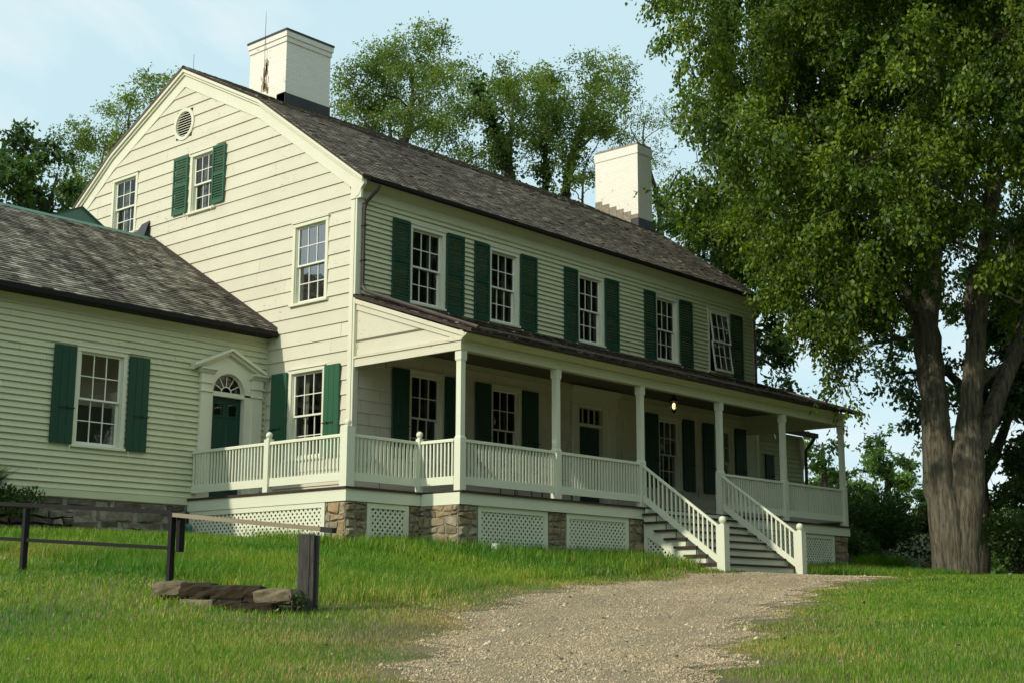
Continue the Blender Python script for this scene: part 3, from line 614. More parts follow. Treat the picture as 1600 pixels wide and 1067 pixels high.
st.build('bare_brick_streak', M['rust'] if 'rust' in M else M['stone'], roof)

# ---- wing on the left
siding(WG, -9.0, -0.06, 0.02, 3.30, 0.113, [WGO, (-1.62, -0.16, -0.1, 2.62)], M['clap'], H, out=0.038, joints=3.5, seed=8)
wb = MB(**WG); wb.cbox(-9.0, -1.80, -0.02, 0.035, -0.12, 0.02); wb.box(-1.80, -0.0, -.02, .03, -.12, 0.02); wb.box(-9.0, 0.0, -0.02, 0.03, 3.28, 3.48); wb.box(-0.06, 0.0, -.02, .03, 0.0, 3.3)
wb.build('water_table', M['clap'], H)
wf = MB(); WE, WR = (2.30, 3.44), (7.04, 6.24)
slope(wf, WE, WR, -9.2, -0.03, expo=.128, seed=9, lift=.02)
wroof = wf.build('roof', M['shingle2'], H)
un = MB(); un.prism([(-WE[0], WE[1]+.02), (-WR[0], WR[1]+.02), (-11.8, 3.5), (-11.8, 3.4), (-WR[0], WR[1]-.06), (-WE[0], WE[1]-.06)], -9.2, -0.03, 'u'); un.build('roof_deck', M['shingle3'], wroof)
rc = MB(); rc.prism([(-7.04+.10, 6.24-.02), (-7.04, 6.315), (-7.04-.12, 6.24-.04)], -9.2, -.03, 'u'); rc.build('ridge_cap', M['copper'], wroof)
fl = MB(); L2_ = 40
for i in range(L2_):
    a, b = i/L2_, (i+1)/L2_; ya, yb = WE[0]+(WR[0]-WE[0])*a, WE[0]+(WR[0]-WE[0])*b; za, zb_ = WE[1]+(WR[1]-WE[1])*a, WE[1]+(WR[1]-WE[1])*b
    fl.add([(-.035, -ya, za+.03), (-.035, -yb, zb_+.03), (-.035, -yb, zb_+.13), (-.035, -ya, za+.13), (-.12, -ya, za+.045), (-.12, -yb, zb_+.045)], [(0, 1, 2, 3), (4, 5, 1, 0)])
fl.build('flashing', M['brown'], wroof)
fl = MB(); fl.add([(-.045, -7.02, 6.26), (-.045, -7.36, 6.42), (-.045, -7.36, 6.66), (-.045, -7.04, 6.70), (-.20, -7.04, 6.26), (-.20, -7.34, 6.40)], [(0, 1, 2, 3), (0, 4, 5, 1), (4, 3, 2, 5)]); fl.build('flashing', M['lead'], wroof)
wend = MB(O=(-9.0, 2.617, 0), U=(0, 1, 0), N=(-1, 0, 0)); wend.prism([(0, -1), (8.8, -1), (8.8, 3.5), (4.42, 6.28), (0, 3.45)], -.05, 0); wend.build('wall', M['siding'], H)
gt = MB(**WG); gt.box(-9.1, -0.04, .0, .30, 3.36, 3.42); gt.prism([(.29, 3.45), (.29, 3.37), (.33, 3.34), (.38, 3.37), (.385, 3.45)], -9.15, -.05, 'u'); gt.build('gutter', M['iron'], H)  # gutter plus a black soffit strip painting in the eave shadow
# green roofed hatch rising behind the wing
cg = MB(); cg.prism([(-2.2, 6.0), (-0.70, 6.0), (-0.66, 6.56), (-1.24, 6.90), (-2.2, 6.48)], -9.6, -8.0, 'd'); cg.build('hatch_roof', M['copper'], H)
cg = MB(); cg.add([(-1.24, -7.94, 6.95), (-.58, -7.94, 6.55), (-.58, -8.0, 6.50), (-1.24, -8.0, 6.90), (-1.24, -9.6, 6.95), (-.58, -9.6, 6.55)], [(0, 1, 2, 3), (0, 4, 5, 1)])
cg.add([(-1.24, -7.94, 6.95), (-2.25, -7.94, 6.50), (-2.25, -8.0, 6.45), (-1.24, -8.0, 6.90), (-1.24, -9.6, 6.95), (-2.25, -9.6, 6.50)], [(0, 1, 2, 3), (0, 1, 5, 4)])
cg.build('hatch_edge', M['copper'], H)

# wing door with fanlight and pediment
D0, D1, AC, AR = -1.35, -0.58, -0.965, 0.385
ds = MB(**WG)
ds.cbox(-1.66, -1.42, 0.0, 0.09, 0.0, 2.30); ds.cbox(-0.42, -0.16, 0.0, 0.09, 0.0, 2.30)
for u in (-1.66, -0.42):
    w_ = .24 if u < -1 else .26
    ds.cbox(u-.015, u+w_+.015, 0.0, 0.105, 0.0, 0.2); ds.cbox(u-.02, u+w_+.02, 0, .115, 2.10, 2.14); ds.cbox(u-.01, u+w_+.01, 0, .10, 2.30, 2.47); ds.cbox(u-.02, u+w_+.02, 0, .12, 2.27, 2.30)
    ds.prism([(0, 2.47), (.12, 2.47), (.15, 2.51), (.20, 2.54), (.20, 2.57), (0, 2.57)], u-.06, u+w_+.06, 'u')
# tympanum board with an arched opening
k = 18; arc = [(AC+AR*math.cos(math.pi*i/k), 2.14+AR*math.sin(math.pi*i/k)) for i in range(k+1)]
top = []
for x, z in arc:
    pass
def tymp(x): return 2.57+(0.40)*(1-abs(x-AC+.05)/0.80)
for i in range(k):
    (xa_, za_), (xb_, zb_) = arc[i], arc[i+1]
    ds.add([(xa_, .05, za_), (xb_, .05, zb_), (xb_, .05, tymp(xb_)), (xa_, .05, tymp(xa_)), (xa_, -.12, za_), (xb_, -.12, zb_)], [(0, 1, 2, 3), (0, 4, 5, 1)])
for a, b in ((-1.62, AC-AR), (AC+AR, -.2)):
    ds.add([(a, .05, 2.1), (b, .05, 2.1), (b, .05, tymp(b)), (a, .05, tymp(a))], [(0, 1, 2, 3)])
ds.box(-1.42, D0, -.12, .05, 0, 2.14); ds.box(D1, -.42, -.12, .05, 0, 2.14); ds.box(D0, D1, -.12, .03, 2.06, 2.15)
for s_ in (-1, 1):      # raking cornice
    xe = AC-.05+s_*0.88
    for (t0, t1, dd) in ((0.0, 0.06, .20), (-.06, 0.0, .13)):
        ds.prism([(AC-.05, 2.96+t0), (xe, 2.56+t0), (xe, 2.56+t1), (AC-.05, 2.96+t1)], 0.03, dd)
dsur = ds.build('door_surround', M['trim'], H)
for i, a in enumerate(range(0)): pass
dr = MB(**WG); dr.box(D0, D1, -.11, -.07, 0.02, 2.06)
for (a, b) in ((D0+.08, AC-.035), (AC+.035, D1-.08)):
    for z_a, z_b in ((0.2, 0.8), (0.95, 1.55)): dr.cbox(a, b, -.07, -.055, z_a, z_b, .012)
    dr.box(a, b, -.07, -.058, 1.66, 1.70); dr.box(a, b, -.07, -.058, 1.92, 1.96); dr.box(a, a+.03, -.07, -.058, 1.70, 1.92); dr.box(b-.03, b, -.07, -.058, 1.70, 1.92)
dd_ = dr.build('door', M['door'], H)
for (a, b) in ((D0+.11, AC-.065), (AC+.065, D1-.11)): pn = MB(**WG); pn.quad(a, b, -.066, 1.70, 1.92); pn.build('pane', M['glass'], dd_)
kb = MB(**WG); kb.ball((D1-.07, -.03, 1.0), .03); kb.build('door_knob', M['brown'], dd_)
fan = MB(**WG)
for i in range(1, 6):
    t = math.pi*i/6; c_, s_ = math.cos(t), math.sin(t); e = .009
    fan.add([(AC+.12*c_-e*s_, -.05, 2.15+.12*s_+e*c_), (AC+.12*c_+e*s_, -.05, 2.15+.12*s_-e*c_), (AC+(AR)*c_+e*s_, -.05, 2.14+(AR)*s_-e*c_), (AC+(AR)*c_-e*s_, -.05, 2.14+(AR)*s_+e*c_)], [(0, 1, 2, 3)])
for i in range(12):
    a, b = math.pi*i/12, math.pi*(i+1)/12
    for r0, r1 in ((.11, .135), (AR-.03, AR)):
        fan.add([(AC+r0*math.cos(a), -.048, 2.15+r0*math.sin(a)), (AC+r1*math.cos(a), -.048, 2.15+r1*math.sin(a)), (AC+r1*math.cos(b), -.048, 2.15+r1*math.sin(b)), (AC+r0*math.cos(b), -.048, 2.15+r0*math.sin(b))], [(0, 1, 2, 3)])
ff = fan.build('fanlight', M['sash'], H)
pn = MB(**WG); pn.add([(x, -.07, z) for x, z in arc], [tuple(range(len(arc)))]); pn.build('pane', M['glass'], ff)
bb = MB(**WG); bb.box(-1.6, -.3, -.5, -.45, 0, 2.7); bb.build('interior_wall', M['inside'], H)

# front door with transom, pilasters and entablature
fd = MB(**FR)
for a, b in ((6.60, 6.82), (7.94, 8.18)):
    fd.cbox(a, b, 0, .08, 0, 2.55); fd.cbox(a-.02, b+.02, 0, .10, 0, .22); fd.cbox(a-.02, b+.02, 0, .11, 2.50, 2.56)
fd.box(6.82, 6.85, -.1, .05, 0, 2.56); fd.box(7.72, 7.94, -.1, .05, 0, 2.56); fd.box(6.85, 7.72, -.1, .03, 2.06, 2.13); fd.box(6.85, 7.72, -.1, .03, 2.48, 2.56)
fd.cbox(6.56, 8.22, 0, .10, 2.56, 2.82); fd.prism([(0, 2.82), (.11, 2.82), (.2, 2.9), (.2, 2.94), (0, 2.94)], 6.50, 8.28, 'u')
for x in (7.07, 7.285, 7.50): fd.box(x-.01, x+.01, -.05, -.02, 2.13, 2.48)
fd.build('door_surround', M['trim'], H)
dr = MB(**FR); dr.box(6.85, 7.72, -.11, -.07, 0.02, 2.06)
for a, b in ((6.93, 7.25), (7.32, 7.64)):
    for za_, zb_ in ((.2, .85), (1.0, 1.55), (1.65, 1.95)): dr.cbox(a, b, -.07, -.055, za_, zb_, .012)
dd_ = dr.build('door', M['door'], H)
kb = MB(**FR); kb.ball((7.64, -.03, 1.0), .03); kb.build('door_knob', M['brown'], dd_)
pn = MB(**FR); pn.quad(6.85, 7.72, -.055, 2.13, 2.48); pn.build('pane', M['glass'], dd_)

# rear ell on the right
EL = dict(O=(0, 0.5, 0), U=(1, 0, 0), N=(0, -1, 0))
siding(EL, LX, 17.62, -0.2, 2.85, 0.125, [], M['clap'], H, out=.04, seed=12)
e_ = MB(**EL); e_.cbox(LX, LX+.12, 0, .035, -.2, 2.85); e_.cbox(17.60, 17.72, -.05, .035, -.2, 2.85); e_.box(17.6, 17.68, -4, 0, -.6, 2.85)
e_.prism([(17.42, 2.55), (17.60, 1.9), (17.66, 2.55), (17.6, 2.8), (17.42, 2.8)], .035, .12); e_.build('corner_board', M['trim'], H)
e_ = MB(**EL); e_.prism([(.35, 2.83), (-4.5, 4.6), (-4.5, 4.68), (.35, 2.92)], LX+.02, 17.95, 'u'); e_.build('roof', M['shingle3'], H)
e_ = MB(**EL); e_.box(LX, 17.95, .30, .42, 2.80, 2.93); e_.tube([(17.82, .36, 2.8), (17.80, .30, 2.7), (17.78, .08, 2.45), (17.78, .08, -1.0)], .05, 8); e_.build('downspout', M['brown'], H)
shutter(EL, 15.62, 16.06, 1.25, 2.18, 'panel', H, swing=1)

# ---------------------------------------------------------------- porch and terrace (parts of the house)
PD = 2.86
dk = MB(**FR)                      # deck boards and red nosing
dk.box(0.0, 14.12, 0.0, PD+.04, -.035, 0.0); dk.box(-1.84, 0.0, -2.61, 1.94, -.035, 0.0)
dk.build('deck', M['deckred'], H)
fs = MB(**FR)
fs.cbox(0.0, 5.50, PD-.05, PD, -.245, -.035); fs.cbox(8.30, 14.08, PD-.05, PD, -.245, -.035); fs.box(5.5, 8.3, PD-.05, PD-.01, -.2, -.035)
fs.box(0.0, 0.05, 1.905, PD-.05, -.245, -.035); fs.box(-.004, 0.0, 1.906, PD-.001, -.245, -.036)
fs.cbox(-1.8, -.004, 1.855, 1.905, -.245, -.035); fs.box(-1.804, -1.75, -2.61, 1.904, -.245, -.036); fs.box(14.03, 14.084, 0.5, PD-.05, -.245, -.036)
fs.box(14.03, 14.12, 2.3, 2.55, -.42, -.246)
fs.build('fascia_board', M['rail'], H)
# dark soil-coloured sheets standing in for the shade below the deck
vd = MB(**FR); vd.box(-1.3, 13.6, 1.2, 1.25, -2.2, -.25); vd.box(-1.3, -1.25, -2.5, 1.2, -2.2, -.25); vd.build('void_shade_sheet', M['soil'], H)

def clip_poly(poly, u0, u1, z0, z1, top=None):
    def half(P, f):
        o_ = []
        for i in range(len(P)):
            a, b = P[i], P[(i+1) % len(P)]; fa, fb = f(a), f(b)
            if fa >= 0: o_.append(a)
            if fa*fb < 0: t = fa/(fa-fb); o_.append((a[0]+(b[0]-a[0])*t, a[1]+(b[1]-a[1])*t))
        return o_
    fs_ = [lambda p: p[0]-u0, lambda p: u1-p[0], lambda p: p[1]-z0, lambda p: z1-p[1]]
    if top: fs_.append(top)
    for f in fs_:
        poly = half(poly, f)
        if len(poly) < 3: return None
    return poly
def lattice(fr, u0, u1, z0, z1, d, parent, top=None, fw=.09, frame=True):
    fm = MB(**fr)
    if frame:
        fm.box(u0, u0+fw, d-.02, d+.02, z0, z1); fm.box(u1-fw, u1, d-.02, d+.02, z0, z1); fm.box(u0+fw, u1-fw, d-.02, d+.018, z1-fw, z1); fm.box(u0+fw, u1-fw, d-.02, d+.018, z0, z0+fw*2.2)
        a0, a1, b0, b1 = u0+fw-.01, u1-fw+.01, z0+fw*2.2-.01, z1-fw+.01
    else: a0, a1, b0, b1 = u0, u1, z0, z1
    for sgn, dd in ((1, 0.0), (-1, -0.008)):
        p = .118; L_ = (b1-b0); k0 = int((a0-L_)/p)-1; k1 = int((a1+L_)/p)+1; hw = .031
        for k in range(k0, k1+1):
            x0 = k*p; x1 = x0+sgn*L_
            q = clip_poly([(x0-hw, b0), (x0+hw, b0), (x1+hw, b1), (x1-hw, b1)], a0, a1, b0, b1, top)
            if q: fm.prism(q, d+dd-.006, d+dd)
    return fm.build('lattice_panel', M['rail'], parent)
def rubble(fr, u0, u1, z0, z1, d, parent, name='stone_pier', size=(.22, .13), mat='stone', seed=0, gap=.008, relief=.035, mortar='mortar', core=.25, build=True, mb=None):
    """irregular fieldstones laid in rough courses in front of a mortar core"""
    r = random.Random(seed); st = mb or MB(**fr); z = z0
    prev = None; lines = [z0]
    while lines[-1] < z1-.04: lines.append(min(z1, lines[-1]+size[1]*r.uniform(.55, 1.5)))
    lines[-1] = z1
    lvl = lambda i, u: lines[i]+(0 if i in (0, len(lines)-1) else .03*math.sin(u*7+i*2.1)*size[1]/.13)
    for i in range(len(lines)-1):
        us = [u0]
        while us[-1] < u1-.06: us.append(min(u1, us[-1]+size[0]*r.uniform(.5, 1.7)))
        us[-1] = u1
        jt = [0 if k in (0, len(us)-1) else r.uniform(-.03, .03) for k in range(len(us))]; jb = [0 if k in (0, len(us)-1) else r.uniform(-.03, .03) for k in range(len(us))]
        for k in range(len(us)-1):
            a, b = us[k], us[k+1]
            c = [(a+jb[k], lvl(i, a)), (b+jb[k+1], lvl(i, b)), (b+jt[k+1], lvl(i+1, b)), (a+jt[k], lvl(i+1, a))]
            cx, cz = sum(p[0] for p in c)/4, sum(p[1] for p in c)/4
            ring = []
            for q in range(4):
                p0, p1 = c[q], c[(q+1) % 4]
                for t in (0.12, .5, .88):
                    x, z_ = p0[0]+(p1[0]-p0[0])*t, p0[1]+(p1[1]-p0[1])*t; ln = math.hypot(x-cx, z_-cz); s_ = max(.2, 1-(gap*(1+r.random()*1.2))/max(ln, .02)); ring.append((cx+(x-cx)*s_, cz+(z_-cz)*s_))
            h = relief*r.uniform(.4, 1.25); tx, tz = r.uniform(-.18, .18), r.uniform(-.18, .18)
            P = [(x, d-.02, z_) for x, z_ in ring]+[(cx+(x-cx)*.93, d+h*.55, cz+(z_-cz)*.9) for x, z_ in ring]+[(cx+(x-cx)*.62, d+h*(.95+r.uniform(-.15, .15))+tx*(x-cx)+tz*(z_-cz), cz+(z_-cz)*.62) for x, z_ in ring]+[(cx, d+h, cz)]
            F_ = [(q, (q+1) % 12, 12+(q+1) % 12, 12+q) for q in range(12)]+[(12+q, 12+(q+1) % 12, 24+(q+1) % 12, 24+q) for q in range(12)]+[(24+q, 24+(q+1) % 12, 36) for q in range(12)]
            st.add(P, F_)
    if build:
        o = st.build(name, M[mat], parent)
        m_ = MB(**fr); m_.box(u0+.004, u1-.004, d-core, d+.002, z0, z1); m_.build('mortar', M[mortar], o); return o
TL = dict(O=(-1.8, 0, 0), U=(0, 1, 0), N=(-1, 0, 0)); T0 = dict(O=(0, 0, 0), U=(0, 1, 0), N=(-1, 0, 0))
def pier(ua, ub, dfront, side_x, depth, seed, zb=-1.5):
    """front face plus the face that looks along -x"""
    st = MB(**FR); rubble(FR, ua, ub, zb, -.247, dfront, H, seed=seed, build=False, mb=st)
    sd = MB(O=(side_x, 0, 0), U=(0, 1, 0), N=(-1, 0, 0)); rubble(None, -dfront, -dfront+depth, zb, -.247, 0.0, H, seed=seed+50, build=False, mb=sd)
    off = len(st.v); st.v += sd.v; st.f += [tuple(i+off for i in f) for f in sd.f]
    o = st.build('stone_pier', M['stone'], H); m_ = MB(**FR); m_.box(ua+.004, ub-.004, dfront-depth+.004, dfront+.002, zb, -.25); m_.build('mortar', M['mortar'], o)
pier(-1.78, -1.30, 1.87, -1.78, 0.50, 1); pier(0.0, 0.50, 2.82, 0.0, 0.95, 2); pier(2.46, 2.98, 2.80, 2.46, .35, 3); pier(4.98, 5.50, 2.80, 4.98, .35, 4); pier(13.36, 14.02, 2.80, 13.36, .5, 5)
pier(-.26, -.002, 1.87, -.26, .3, 6)
lattice(FR, -1.28, -.28, -1.25, -.25, 1.86, H); lattice(FR, .52, 2.44, -1.35, -.25, 2.80, H); lattice(FR, 3.0, 4.96, -1.4, -.25, 2.80, H)
lattice(FR, 11.55, 13.34, -1.5, -.25, 2.80, H); lattice(FR, 8.4, 11.5, -1.5, -.25, 2.80, H)
lattice(TL, -1.35, 2.55, -1.25, -.246, -.03, H)

# posts
PX = [0.09, 2.75, 5.47, 8.42, 11.12, 14.0]
for i, x in enumerate(PX):
    x = min(x, 13.96); p = MB(**FR); c = 2.77; h = .058; g = .076
    p.box(x-h, x+h, c-h, c+h, .95, 2.34)
    p.prism([(x-g, c-g), (x+g, c-g), (x+g, c+g), (x-g, c+g)], 0.0, .93, 'z')
    p.add([(x-g, c-g, .93), (x+g, c-g, .93), (x+g, c+g, .93), (x-g, c+g, .93), (x-h, c-h, .97), (x+h, c-h, .97), (x+h, c+h, .97), (x-h, c+h, .97)], [(0, 1, 5, 4), (1, 2, 6, 5), (2, 3, 7, 6), (3, 0, 4, 7)])
    p.add([(x-g, c-g, 2.34), (x+g, c-g, 2.34), (x+g, c+g, 2.34), (x-g, c+g, 2.34), (x-h, c-h, 2.30), (x+h, c-h, 2.30), (x+h, c+h, 2.30), (x-h, c+h, 2.30)], [(0, 1, 5, 4), (1, 2, 6, 5), (2, 3, 7, 6), (3, 0, 4, 7)])
    p.box(x-g, x+g, c-g, c+g, 2.34, 2.499)
    p.build('porch_post', M['rail'], H)
def ball_post(x, y, ztop, size=.075, zb=0.0):
    p = MB(); c = -y
    p.box(x-size, x+size, c-size, c+size, zb, ztop); p.box(x-size*.6, x+size*.6, c-size*.6, c+size*.6, ztop, ztop+.02)
    o = p.build('railing_post', M['rail'], H); b = MB(); b.ball((x, c, ztop+.075), .062, 16, 10); b.build('ball_finial', M['rail'], o, smooth=True)
ball_post(-1.73, -1.83, 1.03, .09); ball_post(-1.73, 0.30, .97, .065); ball_post(-.01, -1.85, .97, .05)
BAL = [0]; STUFF = MB()
def railing(p0, p1, z0a=0.0, z1a=0.0, ht=.92, lab=None, pitch=.092):
    """railing between two plan points; z offsets give a slope for stairs"""
    p0, p1 = np.array(p0, float), np.array(p1, float); L_ = np.linalg.norm(p1-p0); U = (p1-p0)/L_; N = np.array((U[1], -U[0])) 
    if N[0] > .3 or N[1] > .3: N = -N
    fr = dict(O=(p0[0], p0[1], 0), U=(U[0], U[1], 0), N=(N[0], N[1], 0)); sl = (z1a-z0a)/L_
    def sbox(mb, a, b, d0, d1, za, zb):
        mb.add([(a, d0, za+sl*a+z0a), (b, d0, za+sl*b+z0a), (b, d1, za+sl*b+z0a), (a, d1, za+sl*a+z0a), (a, d0, zb+sl*a+z0a), (b, d0, zb+sl*b+z0a), (b, d1, zb+sl*b+z0a), (a, d1, zb+sl*a+z0a)],
               [(0, 3, 2, 1), (4, 5, 6, 7), (0, 1, 5, 4), (1, 2, 6, 5), (2, 3, 7, 6), (3, 0, 4, 7)])
    r_ = MB(**fr); sbox(r_, 0, L_, -.034, .034, ht-.055, ht-.018); sbox(r_, 0, L_, -.024, .024, ht-.018, ht); sbox(r_, 0, L_, -.020, .020, .11, .255)
    o = r_.build('railing', M['rail'], H)
    k = int(round(L_/pitch)); 
    for i in range(k):
        u = L_*(i+.5)/k
        if BAL[0] < 100:
            b = MB(**fr); sbox(b, u-.016, u+.016, -.015, .015, .25, ht-.05); b.build('baluster', M['rail'], o); BAL[0] += 1
        else:
            s_ = MB(**fr); sbox(s_, u-.016, u+.016, -.015, .015, .25, ht-.05); n_ = len(STUFF.v); STUFF.v += s_.v; STUFF.f += [tuple(j+n_ for j in f) for f in s_.f]
    return o
railing((-1.73, 2.60), (-1.73, .365)); railing((-1.73, .235), (-1.73, -1.74)); railing((-1.64, -1.83), (-.06, -1.83)); railing((0.0, -1.90), (0.03, -2.69))
railing((PX[0]+.08, -2.77), (PX[1]-.08, -2.77))
st_a = railing((5.43, -2.86), (5.43, -4.66), 0.0, -1.30, ht=.87, pitch=.105)
railing((PX[1]+.08, -2.77), (PX[2]-.08, -2.77))
railing((8.36, -2.86), (8.36, -4.66), 0.0, -1.30, ht=.87, pitch=.105)
railing((PX[3]+.08, -2.77), (PX[4]-.08, -2.77)); railing((PX[4]+.08, -2.77), (13.88, -2.77)); railing((13.96, -2.69), (13.96, -.1))
tag(STUFF.build('baluster', M['rail'], H), kind='stuff')
for x in (5.43, 8.36):
    p = MB(); c = 4.74; p.box(x-.09, x+.09, c-.09, c+.09, -1.48 if x < 6 else -1.33, -.42); p.box(x-.04, x+.04, c-.04, c+.04, -.42, -.40)
    o = p.build('newel_post', M['rail'], H); b = MB(); b.ball((x, c, -.33), .075, 16, 10); b.build('ball_finial', M['rail'], o, smooth=True)

# stairs
sd_ = MB(); sr = MB()
for k in range(8):
    z = -.132-.17*k; y0 = 2.95+.2387*k; xl, xr = 5.35, 8.47
    if k == 7: xl = 5.0
    t = MB(); t.cbox(xl, xr, y0-.28 if k else 2.87, y0+.2387+.03, z-.042, z, .006)
    sr.box(5.42, 8.40, y0+.2387-.03, y0+.2387-.005, z-.172, z-.03)
    t.build('tread', M['deckred'], H)
sr.box(5.42, 8.40, 2.90, 2.945, -.132-.0, -.036)
sr.build('riser', M['rail'], H)
TS = dict(O=(5.42, 0, 0), U=(0, -1, 0), N=(-1, 0, 0))      # u runs outwards from the porch
for xo in (5.42, 8.405):
    s_ = MB(O=(xo, 0, 0), U=(0, -1, 0), N=(-1, 0, 0)); pts = [(2.86, -1.7), (2.86, -.16)]
    for k in range(8):
        z = -.132-.17*k-.03; y0 = 2.95+.2387*k
        lo_ = lambda y: -.50-.586*(y-2.86)
        ya_ = y0-.09 if k == 0 else y0
        s_.prism([(ya_, lo_(ya_)), (y0+.2387, lo_(y0+.2387)), (y0+.2387, z), (ya_, z)], -.03, 0.0)
    s_.prism([(2.86, -.56), (4.84, -1.72), (4.84, -1.56), (2.86, -.42)], -.03, .004)
    s_.box(2.86, 2.95, -.03, .006, -1.7, -.4)
    s_.build('stair_stringer', M['rail'], H)
lattice(TS, 2.95, 4.85, -1.75, -.50, -.02, H, top=lambda p: (-.56-(p[0]-2.86)*.586)-p[1], frame=False)
# porch ceiling, beams and roof
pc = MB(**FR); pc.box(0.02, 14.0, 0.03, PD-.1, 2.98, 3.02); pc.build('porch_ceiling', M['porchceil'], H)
bm = MB(**FR)
bm.box(0.006, 14.02, 2.70, PD-.005, 2.50, 2.79); bm.prism([(PD-.01, 2.62), (PD+.012, 2.63), (PD+.012, 2.66), (PD-.01, 2.66)], 0.004, 14.02, 'u')
bm.prism([(PD-.01, 2.68), (PD+.03, 2.685), (PD+.06, 2.71), (PD+.12, 2.74), (PD+.14, 2.765), (PD+.14, 2.785), (PD-.01, 2.785)], -.02, 14.10, 'u')
bm.box(13.86, 14.02, 0.02, 2.70, 2.50, 2.98)
bm.box(0.02, 14.0, 0.025, .09, 2.86, 2.97)
bm.build('porch_beam', M['clap'], H)
ge = MB(**GA)                                          # porch end gable, facing the wing
ge.prism([(-.02, 2.72), (-2.80, 2.72), (-2.80, 2.86), (-.02, 3.80)], -.06, -.03)
ge.prism([(-.02, 3.62), (-.02, 3.82), (-2.86, 2.83), (-2.86, 2.66)], -.03, .0); ge.prism([(-.02, 3.74), (-.02, 3.83), (-2.95, 2.80), (-2.95, 2.72)], 0.0, .03)
ge.box(-2.86, -.02, -.05, .01, 2.50, 2.66); ge.box(-2.90, -.02, -.05, .035, 2.66, 2.70); ge.box(-.05, -.02, -.06, .0, 2.7, 3.8); ge.box(-2.87, -2.55, -.05, -.008, 2.69, 2.86)
ge.build('porch_gable', M['siding'], H)
pr = MB(); slope(pr, (-3.14, 2.80), (-0.0, 3.90), -.05, 14.42, expo=.13, seed=21, lift=.02, wmin=.07, wmax=.16)
pro = pr.build('roof', M['shingle3'], H)
un = MB(**FR); un.prism([(3.14, 2.82), (0, 3.92), (0, 3.86), (3.14, 2.775)], -.045, 14.41, 'u'); un.build('roof_deck', M['shingle3'], pro)
ef = MB(**FR); ef.tube([(14.44, .1, 3.93), (14.46, 3.12, 2.87)], .03, 8); ef.tube([(13.2, 3.17, 2.84), (14.52, 3.17, 2.84)], .03, 8); ef.build('gutter', M['brown'], H)

# foundation of the wing
rubble(WG, -9.0, -1.82, -1.6, -.125, -.02, H, 'foundation', size=(.62, .24), mat='found', seed=31, gap=.018, relief=.03, mortar='paleMortar', core=.4)
hs = MB(**FR); hs.box(0.02, LX-.02, -WY+.1, -.03, -1.8, -.03); hs.build('foundation', M['found'], H)
gi = MB(); gi.box(-1.98, -1.88, -2.40, -2.30, -.9, -.55); gi.ball((-1.93, -2.35, -.55), .07); gi.tube([(-1.93, -2.5, -.2), (-1.95, -2.45, -.45), (-1.93, -2.42, -.6)], .012, 5); gi.build('meter_cap', M['copper'], H)

# ---------------------------------------------------------------- porch furniture and lantern
lb = (8.25, -1.68, 2.33)
ln = thing('lantern', lb, 'lit six-sided lantern hanging from the porch ceiling above the steps', 'lantern')
q = MB(); cx, cy = lb[0], -lb[1]
def hexp(r, z, n=6): return [(cx+r*math.cos(math.pi*2*k/n), cy+r*math.sin(math.pi*2*k/n), z) for k in range(n)]
q.lathe((cx, cy, 0), [(.001, 2.78), (.03, 2.74), (.045, 2.70), (.10, 2.645), (.115, 2.62), (.115, 2.605), (.001, 2.605)], 6)
q.lathe((cx, cy, 0), [(.001, 2.33), (.02, 2.34), (.035, 2.37), (.06, 2.39), (.06, 2.40), (.001, 2.40)], 6)
q.tube([(cx, cy, 2.76), (cx, cy, 2.98)], .006, 5)
for a, b in zip(hexp(.105, 2.61), hexp(.055, 2.395)): q.tube([a, b], .006, 4)
q.build('lantern_frame', M['black'], ln)
q = MB(); q.lathe((cx, cy, 0), [(.10, 2.605), (.053, 2.40)], 6); q.build('glass', M['lampglass'], ln)
q = MB(); q.lathe((cx, cy, 0), [(.001, 2.43), (.03, 2.45), (.042, 2.50), (.03, 2.55), (.001, 2.58)], 10); q.build('bulb', M['bulb'], ln)
pl = bpy.data.lights.new('lantern_light', 'POINT'); pl.energy = 6; pl.color = (1, .65, .3); pl.shadow_soft_size = .04; po = bpy.data.objects.new('lantern_light', pl); COL.objects.link(po); po.parent = ln; po.location = (0, 0, .17)

def porch_chair(x, y, rz, label):
    t = thing('porch_chair', (x, y, 0), label, 'chair', 'dark chairs on the porch'); 
    def mb_(): return MB(O=(0, 0, 0), U=(math.cos(rz), math.sin(rz), 0), N=(-math.sin(rz), math.cos(rz), 0))
    s_ = mb_()
    for i in range(7): s_.box(-.23, .23, -.22+.065*i, -.17+.065*i, .42, .44)
    s_.box(-.24, -.22, -.23, .24, .40, .44); s_.box(.22, .24, -.23, .24, .40, .44)
    def put(m, n):
        m.v = [(a, b, c) for a, b, c in m.v]; o = m.build(n, M['black'], None); o.parent = t; return o
    put(s_, 'seat')
    b_ = mb_()
    for u in (-.22, -.11, 0, .11, .22): b_.tube([(u, -.22, .44), (u, -.27, .7), (u, -.31, .92)], .011, 6)
    b_.tube([(-.22, -.31, .92), (0, -.33, .97), (.22, -.31, .92)], .016, 6); put(b_, 'backrest')
    for u in (-.22, .22):
        for v in (-.22, .22): l_ = mb_(); l_.tube([(u, v, .42), (u*1.06, v*1.1, 0.0)], .015, 6); put(l_, 'leg')
        a_ = mb_(); a_.tube([(u, -.26, .66), (u, .12, .67), (u, .2, .62), (u, .22, .42)], .013, 6); put(a_, 'armrest')
porch_chair(3.6, -1.0, math.radians(180), 'dark metal chair behind the railing, next to the front door\'s left window')
porch_chair(5.2, -.75, math.radians(180), 'dark metal chair on the porch just left of the top of the steps')

